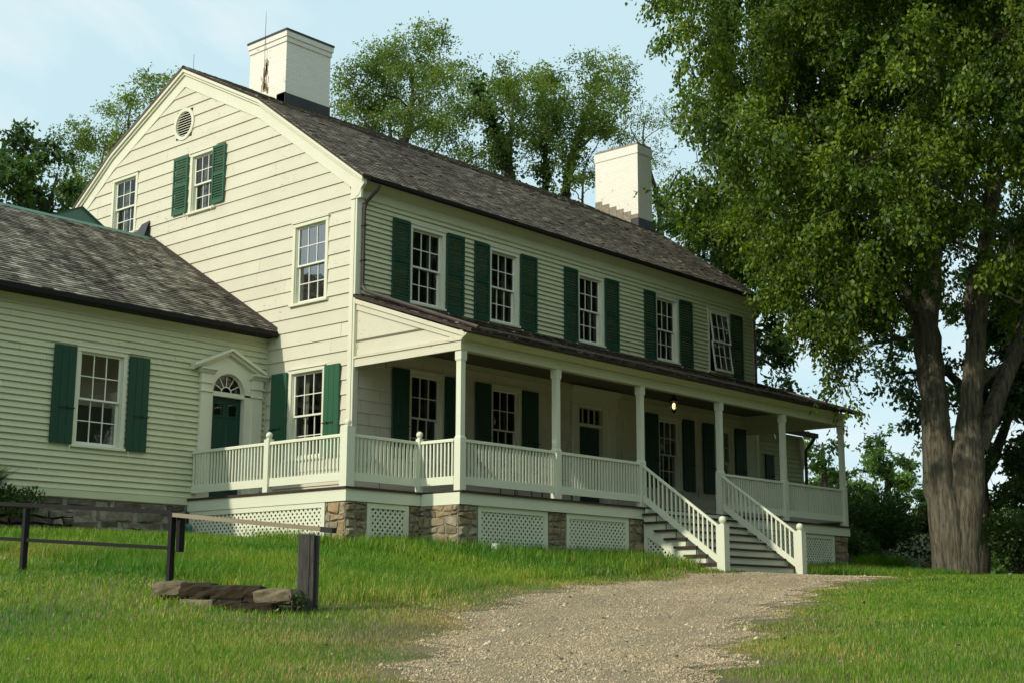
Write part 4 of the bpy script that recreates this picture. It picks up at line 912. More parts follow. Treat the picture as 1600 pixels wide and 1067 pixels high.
# ---------------------------------------------------------------- paddock rail, post, stonework in the lawn
def bar(mb, a, b, w_, h_):
    a, b = Vector(a), Vector(b); t = (b-a).normalized(); s_ = t.cross(Vector((0, 0, 1))).normalized()*w_/2; u = s_.cross(t).normalized()*h_/2
    mb.add([tuple(a-s_-u), tuple(a+s_-u), tuple(a+s_+u), tuple(a-s_+u), tuple(b-s_-u), tuple(b+s_-u), tuple(b+s_+u), tuple(b-s_+u)], [(0, 1, 2, 3), (4, 7, 6, 5), (0, 4, 5, 1), (1, 5, 6, 2), (2, 6, 7, 3), (3, 7, 4, 0)])
WD = dict(O=(0, 0, 0), U=(1, 0, 0), N=(0, 1, 0))
fe = thing('rail_fence', (-8.62, -6.72, gz(-8.62, -6.72)), 'low dark two-rail fence crossing the lawn at left, ending at the stone edging', 'fence')
P1, P2 = Vector((-9.43, -5.03, 0)), Vector((-8.63, -6.72, 0)); P0 = P1+(P1-P2)*1.0
for P_, zt in ((P0, -.80), (P1, -.955), (P2, -1.02)):
    m_ = MB(**WD); m_.box(P_.x-.03, P_.x+.03, P_.y-.03, P_.y+.03, gz(P_.x, P_.y)-.15, zt+.01); m_.build('post', M['iron'], fe)
for za, zb_, w_ in ((-.79, -1.02, .036), (-1.19, -1.41, .032)):
    m_ = MB(**WD); dlt = (zb_-za)/2; bar(m_, (P0.x-(P2-P1).x*.3, P0.y-(P2-P1).y*.3, za-dlt*.3), (P2.x, P2.y, zb_), w_, w_*1.25); m_.build('rail', M['iron'], fe)
m_ = MB(**WD); m_.box(P2.x+.03, P2.x+.10, P2.y-.10, P2.y-.04, -1.45, -1.06); m_.build('bracket', M['iron'], fe)
hp = thing('hitching_rail', (-8.42, -8.76, gz(-8.42, -8.76)), 'stout grey square timber post with a pale weathered pole resting on it', 'post')
m_ = MB(O=(-8.42, -8.76, 0), U=(.74, -.67, 0), N=(-.67, -.74, 0)); m_.cbox(-.085, .085, -.085, .085, gz(-8.42, -8.76)-.2, -1.315, .012); m_.box(-.03, .03, .08, .092, -2.0, -1.33); m_.build('post', M['wood'], hp)
m_ = MB(O=(-8.42, -8.76, 0), U=(.74, -.67, 0), N=(-.67, -.74, 0)); m_.box(.088, .128, -.085, .06, gz(-8.42, -8.76)-.2, -1.33); m_.build('post_plate', M['black'], hp)
m_ = MB(**WD); bar(m_, (P2.x, P2.y, -1.045), (-8.36, -8.98, -1.275), .06, .045); m_.build('pole', M['palewood'], hp)
m_ = MB(**WD); bar(m_, (-8.365, -8.93, -1.272), (-8.345, -9.09, -1.288), .07, .055); m_.build('pole_end', M['black'], hp)

def rock(mb, c, sx, sy, sz, rz, seed):
    """one quarried block, rounded and chipped"""
    r = random.Random(seed); n_ = 5; V = {}; F_ = []; cr_, sr_ = math.cos(rz), math.sin(rz); pts = []
    def key(i, j, k):
        if (i, j, k) not in V:
            p = np.array((i, j, k), float)/(n_-1)*2-1; q = p/(np.abs(p)**7).sum()**(1/7)*(1+r.uniform(-.13, .05))
            x, y, z = q*np.array((sx, sy, sz))/2; V[(i, j, k)] = len(pts); pts.append((c[0]+x*cr_-y*sr_, c[1]+x*sr_+y*cr_, c[2]+z))
        return V[(i, j, k)]
    R_ = range(n_-1); m1 = n_-1
    for a in R_:
        for b in R_:
            for f in (lambda p, q: (p, q, 0), lambda p, q: (p, q, m1), lambda p, q: (p, 0, q), lambda p, q: (p, m1, q), lambda p, q: (0, p, q), lambda p, q: (m1, p, q)):
                F_.append((key(*f(a, b)), key(*f(a+1, b)), key(*f(a+1, b+1)), key(*f(a, b+1))))
    mb.add(pts, F_)
se = thing('stone_edging', (-9.0, -8.2, gz(-9.0, -8.2)), 'two broken courses of dark stone edging sunk in the lawn beside the timber post', 'stonework')
A_, B_ = np.array((-9.30, -7.62)), np.array((-8.60, -8.84)); dirn = (B_-A_)/np.linalg.norm(B_-A_); ang = math.atan2(dirn[1], dirn[0])
for i, (t, ln_, z, h_, dp) in enumerate([(.05, .34, -1.86, .13, .25), (.27, .36, -1.89, .15, .3), (.50, .38, -1.915, .15, .3), (.68, .22, -1.92, .15, .28), (.86, .42, -1.945, .15, .34)]):
    m_ = MB(**WD); p = A_+(B_-A_)*t; rock(m_, (p[0], p[1], z), ln_*1.06, dp, h_*1.15, ang+rnd.uniform(-.06, .06), 40+i); m_.build('stone', M['palestone'] if i in (0, 4) else M['darkstone'], se)
for i, (t, ln_, z, h_) in enumerate([(.30, .44, -2.03, .12), (.54, .34, -2.05, .13), (.74, .40, -2.08, .16)]):
    m_ = MB(**WD); p = A_+(B_-A_)*t+np.array((-.75, -.66))*.16; rock(m_, (p[0], p[1], z), ln_, .24, h_, ang+rnd.uniform(-.08, .08), 60+i); m_.build('stone', M['palestone'] if i == 0 else M['darkstone'], se)
dw = thing('stone_wall', (-6.5, 1.6, -1.0), 'dry-laid rough stone wall holding the bed against the wing at far left', 'wall')
DWF = dict(O=(0, 1.7, 0), U=(1, 0, 0), N=(0, -1, 0)); DWF2 = dict(O=(-4.75, 0, 0), U=(0, 1, 0), N=(1, 0, 0))
m_ = MB(**DWF); rubble(DWF, -9.2, -4.75, -1.4, -.42, 0, dw, build=False, mb=m_, size=(.36, .17), seed=77, relief=.10, gap=.012); m_.build('stone', M['found'], dw)
m_ = MB(**DWF); m_.box(-9.2, -4.76, -.85, -.01, -1.4, -.47); m_.build('earth_core', M['soil'], dw)
sp_ = MB(); sp_.v = []; sp_.tube([(.42, 3.30, -1.25), (.42, 3.32, -1.05), (.42, 3.34, -0.93)], [.07, .07, .075], 12, cap=False); sp_.tube([(.42, 3.30, -1.25), (.42, 3.33, -1.0)], [.06, .06], 10)
tag(sp_.build('drain_pipe', M['pvc'], None), 'short white plastic drain pipe poking out of the grass by the stone pier', 'pipe')
bk_ = MB(**FR); bk_.add([], [])
bd = thing('cellar_rail', (14.4, -2.2, -1.2), 'sloping dark timber rail beside the right end of the porch', 'rail')
m_ = MB(**WD); bar(m_, (14.12, -2.35, -.42), (15.3, -2.55, -1.15), .06, .10); m_.build('handrail', M['wood'], bd); m_ = MB(**WD); bar(m_, (15.3, -2.55, -1.6), (15.3, -2.55, -1.12), .07, .07); m_.build('post', M['wood'], bd)

# ---- tree skeletons and leaf masses, metres
BIG_LIMBS = {
    'stemL': [(15.00,-4.96,-1.31,0.428), (15.00,-4.97,0.31,0.453), (14.96,-4.87,1.26,0.428), (14.96,-4.87,3.17,0.370), (14.91,-4.77,4.63,0.362), (14.85,-4.63,5.29,0.313)],
    'stemR': [(15.19,-5.13,-1.31,0.429), (15.27,-5.31,0.31,0.470), (15.24,-5.51,1.55,0.461), (15.28,-5.59,2.65,0.313), (15.33,-5.71,3.44,0.288), (15.38,-5.83,4.56,0.263)],
    'L1': [(14.88,-4.69,4.96,0.263), (14.93,-4.32,5.68,0.207), (15.16,-3.89,6.46,0.176), (15.75,-3.06,8.47,0.120), (16.34,-2.00,10.84,0.079), (16.48,-1.21,13.17,0.053)],
    'L2': [(15.09,-4.68,4.83,0.281), (15.54,-4.69,6.24,0.268), (15.97,-4.67,8.21,0.220), (16.26,-4.59,9.52,0.188), (16.82,-4.12,12.13,0.122), (17.18,-3.71,14.63,0.079)],
    'R1': [(15.38,-5.82,4.40,0.247), (15.28,-6.11,5.81,0.205), (15.09,-6.43,7.19,0.211), (14.97,-6.67,8.10,0.226), (14.77,-6.97,9.47,0.144), (14.64,-7.18,11.21,0.111), (14.32,-7.20,12.78,0.079)],
    'R1b': [(14.97,-6.66,8.05,0.161), (15.01,-7.05,8.53,0.097), (14.97,-7.50,9.04,0.080), (15.20,-8.12,10.30,0.056)],
    'R2': [(15.37,-5.81,4.49,0.148), (15.50,-5.60,5.27,0.116), (15.65,-5.69,6.10,0.116), (15.94,-5.87,6.79,0.108), (16.23,-5.28,7.24,0.085), (16.80,-4.08,7.79,0.052)],
    'R3': [(15.61,-5.61,1.89,0.249), (16.03,-5.81,2.71,0.251), (16.54,-6.02,3.72,0.237), (17.21,-6.34,5.10,0.223), (17.93,-6.85,7.02,0.156), (18.67,-7.44,9.68,0.088)],
    'R4': [(15.75,-5.68,3.50,0.117), (16.49,-5.90,3.98,0.110), (17.65,-6.11,4.36,0.087), (18.93,-6.68,5.15,0.053)],
}
BIG_CLUMPS = [ (9.3,-2.0,13.3,1.27), (13.3,0.7,15.6,1.45), (12.6,-2.1,14.7,1.68), (14.5,-0.8,16.0,1.79), (10.8,-5.0,13.3,1.68), (18.4,-1.3,17.1,2.12), (13.9,-5.7,14.2,1.81), (18.2,-4.0,16.2,2.05), (14.9,-7.3,14.0,1.83), (19.1,-5.8,16.1,2.06), (10.1,-1.4,12.1,0.84), (16.0,2.3,15.2,1.02), (12.2,-1.5,12.4,1.30), (16.6,1.2,14.7,1.49), (12.1,-3.8,11.9,1.47), (15.6,-2.0,13.6,1.65), (10.9,-6.3,10.7,1.38), (17.4,-3.2,13.6,1.69), (15.0,-6.1,12.0,1.39), (16.8,-5.5,12.7,1.46), (13.1,-8.3,10.8,1.14), (18.8,-6.2,13.2,1.36), (8.7,-2.3,9.3,0.72), (15.0,1.8,12.2,0.89), (9.7,-3.0,9.3,1.19), (16.1,0.8,11.7,1.46), (12.4,-3.3,9.8,1.42), (15.4,-1.7,10.8,1.56), (12.0,-5.4,9.1,1.37), (18.3,-2.1,11.6,1.66), (12.8,-6.6,9.4,1.16), (19.7,-3.7,12.1,1.42), (11.9,-8.7,9.0,0.96), (17.9,-6.4,11.4,1.16), (11.7,-0.2,8.9,0.74), (12.8,0.6,9.3,0.77), (18.6,3.2,10.7,1.40), (21.1,4.7,11.6,1.50), (12.2,-2.6,7.8,1.35), (15.7,-0.6,9.2,1.51), (10.4,-5.3,6.9,1.17), (18.3,-1.4,9.3,1.50), (10.8,-6.3,6.7,0.96), (16.1,-3.8,8.1,1.14), (11.7,-7.1,7.3,0.63), (18.2,-4.6,9.5,0.76), (19.3,-5.8,8.8,0.69), (18.1,3.6,9.4,0.89), (20.5,5.1,10.2,0.95), (20.5,3.3,9.4,1.07), (20.6,3.5,9.3,1.07), (12.9,-2.3,6.5,1.15), (17.7,0.3,8.1,1.33), (13.3,-3.5,6.2,1.14), (17.2,-1.4,7.5,1.29), (12.9,-5.0,6.4,0.89), (18.8,-2.1,8.2,1.06), (13.1,-2.9,6.8,0.92), (14.8,-2.2,7.3,0.96), (20.6,2.6,8.6,0.77), (12.1,-3.1,5.3,0.62), (17.1,-0.3,6.7,0.73), (10.1,-5.0,4.8,0.69), (16.5,-1.8,6.3,0.84), (12.7,-4.6,5.3,0.50), (13.5,-2.8,4.6,0.49), (14.7,-2.5,4.1,0.35), (13.0,-3.1,4.9,0.46), (13.7,-5.9,6.4,0.52), (11.9,-8.3,5.6,0.62), (20.0,-5.3,7.7,0.79), (14.3,-1.5,6.6,0.56), (12.8,1.0,12.7,0.48), (12.6,1.0,11.2,0.35), (12.7,-4.3,4.7,0.33), (11.7,-7.2,8.0,0.70), (18.1,-4.7,10.1,0.85), (10.8,-6.6,7.9,0.82), (17.4,-3.6,10.2,1.01), (10.5,-5.3,8.0,0.97), (16.2,-2.5,10.0,1.16), (11.8,-3.1,10.6,1.03), (15.2,-1.2,12.1,1.15), (13.5,-3.8,11.1,1.22), (17.9,-1.7,13.1,1.39), (12.1,-8.2,10.8,1.11), (19.0,-5.4,13.9,1.37), (11.5,-6.7,9.4,1.11), (19.2,-3.2,12.3,1.41), (18.7,-4.6,8.8,0.77), (17.8,-5.2,8.6,0.75), (12.1,-6.5,7.3,0.85), (19.5,-3.4,9.3,1.06), (13.6,-4.9,8.9,1.06), (17.5,-2.9,10.2,1.19), (19.5,-5.6,10.4,0.87), (19.3,-5.6,10.2,0.86), (12.6,-2.8,12.7,1.36), (15.7,-1.1,14.2,1.50), (13.8,-6.5,12.9,1.34), (17.2,-5.2,14.2,1.48), (13.6,-4.1,13.0,1.37), (18.1,-1.8,15.1,1.57), (9.5,-4.0,8.3,0.96), (16.6,-0.1,11.0,1.20), (13.4,-3.3,10.9,1.07), (14.8,-2.6,11.2,1.12), (12.3,-1.6,11.5,0.92), (13.8,-0.7,12.2,0.96), (13.1,-3.0,7.8,0.92), (14.8,-1.9,8.5,0.97), (12.0,-0.9,11.6,0.77), (15.7,1.3,13.2,0.86), (11.4,-5.5,6.5,0.71), (15.3,-3.4,7.7,0.80), (9.9,-3.8,6.3,0.69), (15.1,-1.1,7.9,0.82), (12.5,-3.5,4.6,0.63), (17.8,-0.6,5.8,0.74), (14.3,-2.9,4.2,0.50), (13.6,-3.1,3.3,0.37), (13.1,-2.4,5.3,0.55), (15.1,-2.9,5.5,0.58), (13.7,-1.9,5.9,0.47), (11.3,-4.1,5.5,0.65), (17.7,-0.5,7.0,0.79), (10.8,-5.3,5.3,0.63), (18.1,-1.6,7.2,0.79), (18.2,-2.8,6.7,0.48), (15.1,-1.8,5.4,0.55), (15.3,-2.8,5.7,0.65), (17.7,-2.5,6.4,0.72), (17.1,-3.0,6.1,0.71), (16.8,-4.0,7.0,0.74), (18.2,-3.2,7.2,0.78), (17.8,-4.2,6.4,0.54), (16.7,-6.2,6.2,0.58), (16.1,-6.8,5.3,0.63), (16.7,-5.3,8.0,0.65), (14.2,-7.4,6.5,0.67), (18.7,-5.6,7.8,0.77), (12.0,-3.9,3.1,0.26), (14.2,-2.7,3.1,0.19), (14.5,-2.2,4.8,0.38), (20.8,2.7,9.8,0.97), (19.0,1.7,9.2,0.93), (13.6,-4.6,5.8,0.55), (18.5,-3.0,22.0,2.20), (15.3,-1.9,20.8,2.20), (21.6,-6.1,19.5,2.20), (14.4,-8.1,16.1,2.20), (17.9,-4.7,22.2,2.20), (11.9,-10.3,13.6,2.20), (14.4,-8.8,17.6,2.20), (18.3,-8.2,20.1,2.20), (16.4,-3.6,20.1,2.20), (10.6,-6.5,17.3,2.20), (18.7,-1.1,20.7,2.20), (12.9,-11.0,17.0,2.20), (10.9,-5.7,14.8,2.20), (18.8,-8.3,19.3,2.20), (12.8,-9.8,9.2,2.00), (21.0,-6.8,14.5,2.00), (19.4,-6.7,6.7,2.00), (14.6,-9.6,8.0,2.00), (20.0,-6.5,8.1,2.00), (13.7,-10.6,12.9,2.00), (18.9,-7.6,14.0,2.00), (12.0,-10.1,9.9,2.00) ]
LOC_A = dict(limbs=[
    [(16.35,16.70,10.17,0.274), (16.67,16.40,14.09,0.251), (16.93,16.15,15.60,0.206), (17.38,16.41,17.05,0.137), (17.62,16.87,18.80,0.069)],
    [(16.42,16.63,12.36,0.206), (15.61,16.03,14.00,0.149), (14.54,15.65,14.84,0.091), (13.97,16.16,15.65,0.057)],
    [(16.83,16.25,15.22,0.137), (18.35,16.16,16.50,0.091), (18.68,15.82,17.02,0.057)],
    [(17.72,16.77,10.44,0.183), (17.94,16.56,13.93,0.103), (19.24,16.68,15.82,0.080), (19.23,16.69,16.87,0.046)],
    [(16.56,16.50,13.10,0.160), (17.77,18.11,16.54,0.103), (17.42,18.44,18.36,0.057)],
  ], clumps=[(16.1,13.9,18.5,0.50), (18.4,17.7,19.6,0.91), (17.3,18.0,18.9,0.80), (14.7,16.2,17.2,0.64), (15.3,17.6,16.8,0.57), (15.9,16.7,16.8,0.87), (17.6,16.8,17.7,0.96), (19.0,16.5,18.6,0.69), (16.2,13.4,16.2,0.64), (15.2,13.8,15.2,0.80), (17.8,18.1,16.7,0.78), (15.3,17.1,15.8,0.69), (19.1,16.2,16.5,0.69), (13.1,15.6,14.9,0.37), (17.1,15.5,14.5,0.64), (17.2,17.7,15.0,0.57), (14.5,16.2,14.2,0.50)])
LOC_B = dict(limbs=[
    [(17.96,10.69,9.50,0.301), (17.37,11.36,12.49,0.258), (17.10,11.66,13.89,0.215), (16.10,11.27,14.71,0.161), (15.75,11.65,15.87,0.097)],
    [(16.58,13.68,10.66,0.129), (16.88,13.37,13.26,0.086), (18.08,13.56,14.32,0.075), (18.39,13.21,14.82,0.054)],
    [(17.30,11.44,13.19,0.150), (18.11,12.03,15.44,0.107), (18.19,11.94,16.90,0.064)],
  ], clumps=[(18.3,14.1,17.3,0.56), (18.7,13.7,16.7,0.69), (14.7,10.6,14.3,0.64), (15.8,9.6,15.7,0.60), (19.1,12.3,16.5,0.75), (18.1,12.6,15.1,0.64), (17.0,13.2,14.6,0.54), (16.6,10.7,14.2,0.64), (17.2,12.4,13.8,0.56), (16.7,13.0,13.5,0.52), (18.3,11.0,15.2,0.60), (14.5,11.7,12.8,0.43), (16.9,11.3,13.5,0.47)])
LOC_C = dict(limbs=[
    [(18.86,11.16,9.75,0.219), (18.90,11.12,13.04,0.154), (18.87,11.16,14.96,0.110), (18.80,11.24,16.41,0.066)],
    [(20.07,11.28,9.99,0.285), (20.15,11.18,13.11,0.219), (20.45,10.81,15.05,0.154), (20.75,10.43,16.28,0.088), (20.90,10.24,17.27,0.055)],
    [(20.27,11.03,14.20,0.132), (21.75,10.78,15.64,0.088), (22.12,10.30,16.13,0.044)],
    [(18.95,9.48,11.55,0.088), (18.98,9.44,12.94,0.066), (19.17,9.21,13.64,0.044)],
  ], clumps=[(17.7,10.2,16.5,0.53), (19.5,10.8,17.0,0.57), (19.3,9.4,16.8,0.66), (20.9,9.6,17.0,0.57), (21.1,9.5,16.3,0.44), (17.4,9.0,15.0,0.75), (17.8,8.0,14.8,0.79), (20.4,12.4,16.4,0.61), (18.4,9.6,14.5,0.70), (19.1,8.4,14.4,0.57), (21.2,12.8,15.2,0.61), (19.6,10.0,13.9,0.61), (22.1,10.2,15.6,0.31), (18.6,11.2,13.5,0.48), (20.7,10.1,13.6,0.48), (17.9,9.2,12.4,0.48), (19.6,11.5,15.0,0.57)])
LOC_D = dict(limbs=[
    [(24.72,10.12,8.19,0.190), (24.63,10.26,12.94,0.143), (24.29,10.72,15.53,0.095), (24.38,10.60,16.82,0.059)],
    [(24.63,10.26,12.94,0.107), (25.06,9.63,14.45,0.071), (26.10,9.89,14.89,0.048)],
    [(24.43,10.53,15.00,0.071), (24.81,11.71,16.67,0.048), (25.04,11.40,16.93,0.036)],
  ], clumps=[(23.3,9.2,16.5,0.48), (22.2,9.3,15.7,0.57), (24.3,9.5,16.2,0.57), (22.3,9.7,15.1,0.57), (22.5,8.6,14.3,0.62), (23.7,10.5,14.6,0.52), (27.1,11.3,14.8,0.62), (26.0,11.5,13.8,0.62), (26.2,10.9,13.2,0.57), (22.5,10.3,14.5,0.43)])
LOC_E = dict(limbs=[
    [(8.29,22.83,9.66,0.206), (7.81,23.12,11.94,0.137), (7.52,23.28,13.08,0.091), (7.33,23.40,14.01,0.057)],
    [(9.56,23.21,9.95,0.206), (9.66,23.15,14.06,0.137), (9.50,23.25,15.51,0.091), (9.73,23.10,16.78,0.057)],
    [(8.00,23.00,11.72,0.103), (8.28,22.83,13.65,0.080), (8.34,22.79,14.37,0.046)],
    [(9.64,23.16,14.55,0.091), (10.16,22.83,15.84,0.069), (10.31,22.73,16.86,0.046)],
  ], clumps=[(7.7,24.1,14.6,0.46), (8.5,24.4,15.1,0.46), (9.0,24.5,14.6,0.59), (8.7,25.7,14.2,0.50), (9.4,23.8,14.6,0.55), (10.1,24.7,16.5,0.46), (7.7,19.9,15.4,0.50), (9.6,21.7,16.6,0.50), (11.5,23.9,17.2,0.41), (10.0,22.8,15.9,0.50), (10.3,24.4,15.8,0.46), (7.1,20.8,12.6,0.50), (8.8,22.3,13.3,0.50), (7.0,21.8,12.2,0.46), (9.4,22.4,14.8,0.46)])
MAPLE_L = dict(limbs=[
    [(3.66,18.58,6.12,0.503), (3.47,18.69,8.90,0.402), (3.33,18.76,10.51,0.221), (3.18,18.85,11.72,0.101)],
    [(3.47,18.69,8.90,0.201), (3.91,18.44,10.37,0.121), (4.03,18.37,11.21,0.060)],
  ], clumps=[(3.6,20.4,12.5,0.52), (4.0,20.3,12.8,0.44), (3.5,18.6,11.8,0.52), (2.2,17.9,10.8,0.70), (2.2,16.4,10.3,0.76), (4.5,19.1,11.2,0.48), (2.9,18.8,10.2,0.70), (4.3,19.8,10.5,0.76), (3.8,17.7,10.1,0.48), (2.8,20.7,12.0,0.80), (1.6,18.3,10.0,0.91), (4.6,19.9,10.1,0.60), (5.0,19.2,10.2,0.28), (3.0,18.4,11.5,0.56)])
MAPLE_R = dict(limbs=[
    [(20.81,5.20,1.89,0.358), (20.86,5.11,6.10,0.294), (20.78,5.24,8.49,0.210), (20.69,5.38,10.26,0.105)],
    [(20.86,5.11,6.10,0.189), (21.55,4.01,7.79,0.126), (21.78,3.63,8.86,0.084)],
    [(20.87,5.10,6.53,0.168), (20.67,3.54,5.89,0.095), (20.92,3.12,5.46,0.042)],
  ], clumps=[(19.2,5.9,10.6,0.55), (18.8,4.8,10.1,0.63), (21.4,5.8,9.8,0.67), (19.1,3.4,9.4,0.67), (21.3,4.8,9.0,0.72), (20.9,3.6,7.8,0.63), (19.6,2.6,6.7,0.63), (21.8,3.7,6.3,0.50), (19.4,2.7,5.9,0.59), (20.2,5.4,8.9,0.59), (19.8,2.3,7.3,0.46), (20.0,2.1,4.8,0.29), (21.4,3.4,5.1,0.34), (21.6,7.3,11.9,0.42), (19.8,3.0,8.6,0.59), (19.6,4.2,10.5,0.55), (22.5,3.8,6.8,0.34)])
FAR_1 = dict(limbs=[
    [(27.64,5.48,-2.19,0.285), (27.71,5.35,1.43,0.214), (27.70,5.37,3.99,0.107)],
  ], clumps=[(26.1,4.7,3.6,0.62), (29.9,7.3,3.1,0.67), (25.8,4.1,3.0,0.57), (29.0,5.7,2.5,0.71), (25.2,4.6,1.5,0.71), (26.3,4.7,0.7,0.81), (30.9,6.0,1.6,0.71), (25.7,5.3,3.6,0.33), (28.9,5.0,0.3,0.71)])
FAR_2 = dict(limbs=[
    [(34.03,6.22,-2.20,0.345), (34.08,6.12,1.30,0.265), (34.10,6.09,3.85,0.119)],
  ], clumps=[(33.8,6.2,4.9,0.48), (33.3,5.7,4.0,0.64), (31.6,5.5,3.2,0.69), (36.7,6.7,3.8,0.69), (30.6,5.4,2.5,0.69), (34.1,6.2,2.6,0.95), (37.1,6.3,3.0,0.74), (31.2,5.4,1.4,0.95), (34.7,5.8,1.3,0.95), (34.3,7.5,0.3,0.90), (31.3,4.5,-0.1,0.80), (33.9,4.6,1.7,0.69), (34.5,8.4,3.4,0.37), (33.0,7.4,0.0,0.69)])
FAR_3 = dict(limbs=[
    [(22.60,-2.37,-2.16,0.342), (22.69,-2.56,1.58,0.262), (22.54,-2.22,4.69,0.181), (22.09,-1.22,5.13,0.101), (21.59,-0.19,4.98,0.050)],
    [(22.69,-2.56,1.58,0.201), (23.08,-3.52,3.85,0.121), (23.20,-3.82,6.16,0.080)],
  ], clumps=[(21.8,0.2,5.2,0.28), (21.3,-0.5,5.4,0.36), (22.2,-0.5,5.2,0.44), (20.3,-1.0,4.3,0.32), (23.5,-0.3,5.0,0.48), (23.8,-0.9,4.6,0.56), (22.8,-0.8,3.9,0.48), (20.8,-2.6,5.0,0.52), (23.1,-3.3,7.0,0.72), (22.3,-4.1,5.2,0.80), (21.7,-3.7,4.1,0.80), (25.4,-3.0,4.0,0.80), (24.9,-1.1,3.2,0.60), (20.8,-4.2,2.4,0.80), (25.0,-3.2,2.1,0.80), (23.4,-2.9,1.6,0.68), (21.7,-1.9,2.9,0.44), (22.2,-4.3,7.9,0.72), (23.4,-1.8,6.9,0.52), (22.9,-3.6,9.3,0.52), (23.2,-1.3,1.3,0.40), (24.1,-3.7,6.3,1.21), (21.2,-4.2,4.3,1.01), (24.5,-3.4,2.8,1.13), (25.4,-2.5,8.8,1.09), (25.2,-2.2,6.7,0.80), (23.6,-3.3,7.7,0.89), (21.1,-5.0,6.8,0.80), (20.4,-4.0,4.4,0.72), (21.3,-4.4,4.3,0.80), (24.1,-0.1,6.8,0.44), (20.8,-1.0,5.8,0.40), (22.9,-4.9,6.3,1.01), (25.4,-3.8,4.5,1.01)])
FAR_4 = dict(limbs=[
    [(28.58,-1.10,-2.17,0.229), (28.63,-1.24,0.35,0.160), (28.63,-1.23,1.84,0.080)],
  ], clumps=[(28.2,-0.8,1.2,0.59), (29.1,-1.4,1.2,0.69), (30.6,0.6,0.5,0.50), (28.4,-1.1,0.1,0.59), (28.8,-1.6,-0.1,0.59), (29.5,-2.0,0.8,0.69), (26.6,-1.3,-0.3,0.41)])

# ---------------------------------------------------------------- trees, shrubs, grass, stones
def leaves_mesh(name, P, A, B, l, w_, mat, parent, fold=.25):
    """one folded four-corner leaf per point: A along the leaf, B across it"""
    n_ = len(P); Nn = np.cross(A, B); l = l[:, None]; w_ = w_[:, None]
    V = np.stack([P, P+A*l*.45+B*w_*.5+Nn*w_*fold, P+A*l, P+A*l*.45-B*w_*.5+Nn*w_*fold], 1).reshape(-1, 3); i0 = (np.arange(n_)*4)[:, None]
    return np_mesh(name, V, i0+np.array([[0, 1, 2, 3]]), mat, parent)
def unit(a): return a/np.maximum(np.linalg.norm(a, axis=1, keepdims=True), 1e-6)
def cloud(rg, clumps, per_m3, leaf, nleaf, spray, droop, flat=.8, shell=.45, sub=.22, dn=9):
    Ps, As, Bs = [], [], []
    for cx_, cy_, cz_, r in clumps:
        n_ = max(4, int(per_m3*r**2.4)); ns = max(4, int(dn*r*r)); sd_ = unit(rg.normal(size=(ns, 3))); pick = rg.integers(0, ns, n_); d = sd_[pick]; srad = (.45+.55*rg.random(ns)**.6); rad = srad[pick]
        lump = 1+.22*np.sin(d[:, 0]*5+cx_)*np.cos(d[:, 1]*4+cy_)+.15*np.sin(d[:, 2]*7+cz_)
        c = np.array((cx_, cy_, cz_))+d*(rad*r*lump)[:, None]*np.array((1, 1, flat))+rg.normal(size=(n_, 3))*sub*np.array((1, 1, .5))*(.6+.4*r)
        t = unit(d*np.array((1, 1, .4))+rg.normal(size=(n_, 3))*.35+np.array((0, 0, -droop)))
        for k in range(nleaf):
            f = (k+rg.random(n_))/nleaf; p = c+t*(f*spray)[:, None]+np.array((0, 0, -1))*(droop*.25*spray*f*f)[:, None]+rg.normal(size=(n_, 3))*.045
            a = unit(t*.5+rg.normal(size=(n_, 3))*.6+np.array((0, 0, -droop*.8))); up_ = unit(rg.normal(size=(n_, 3))*.6+d*.4+np.array((0, 0, .7))); b = unit(np.cross(a, up_))
            Ps.append(p); As.append(a); Bs.append(b)
    P, A, B = map(np.concatenate, (Ps, As, Bs)); m_ = len(P); return P, A, B, leaf*(.65+.7*rg.random(m_)), leaf*.62*(.65+.6*rg.random(m_))
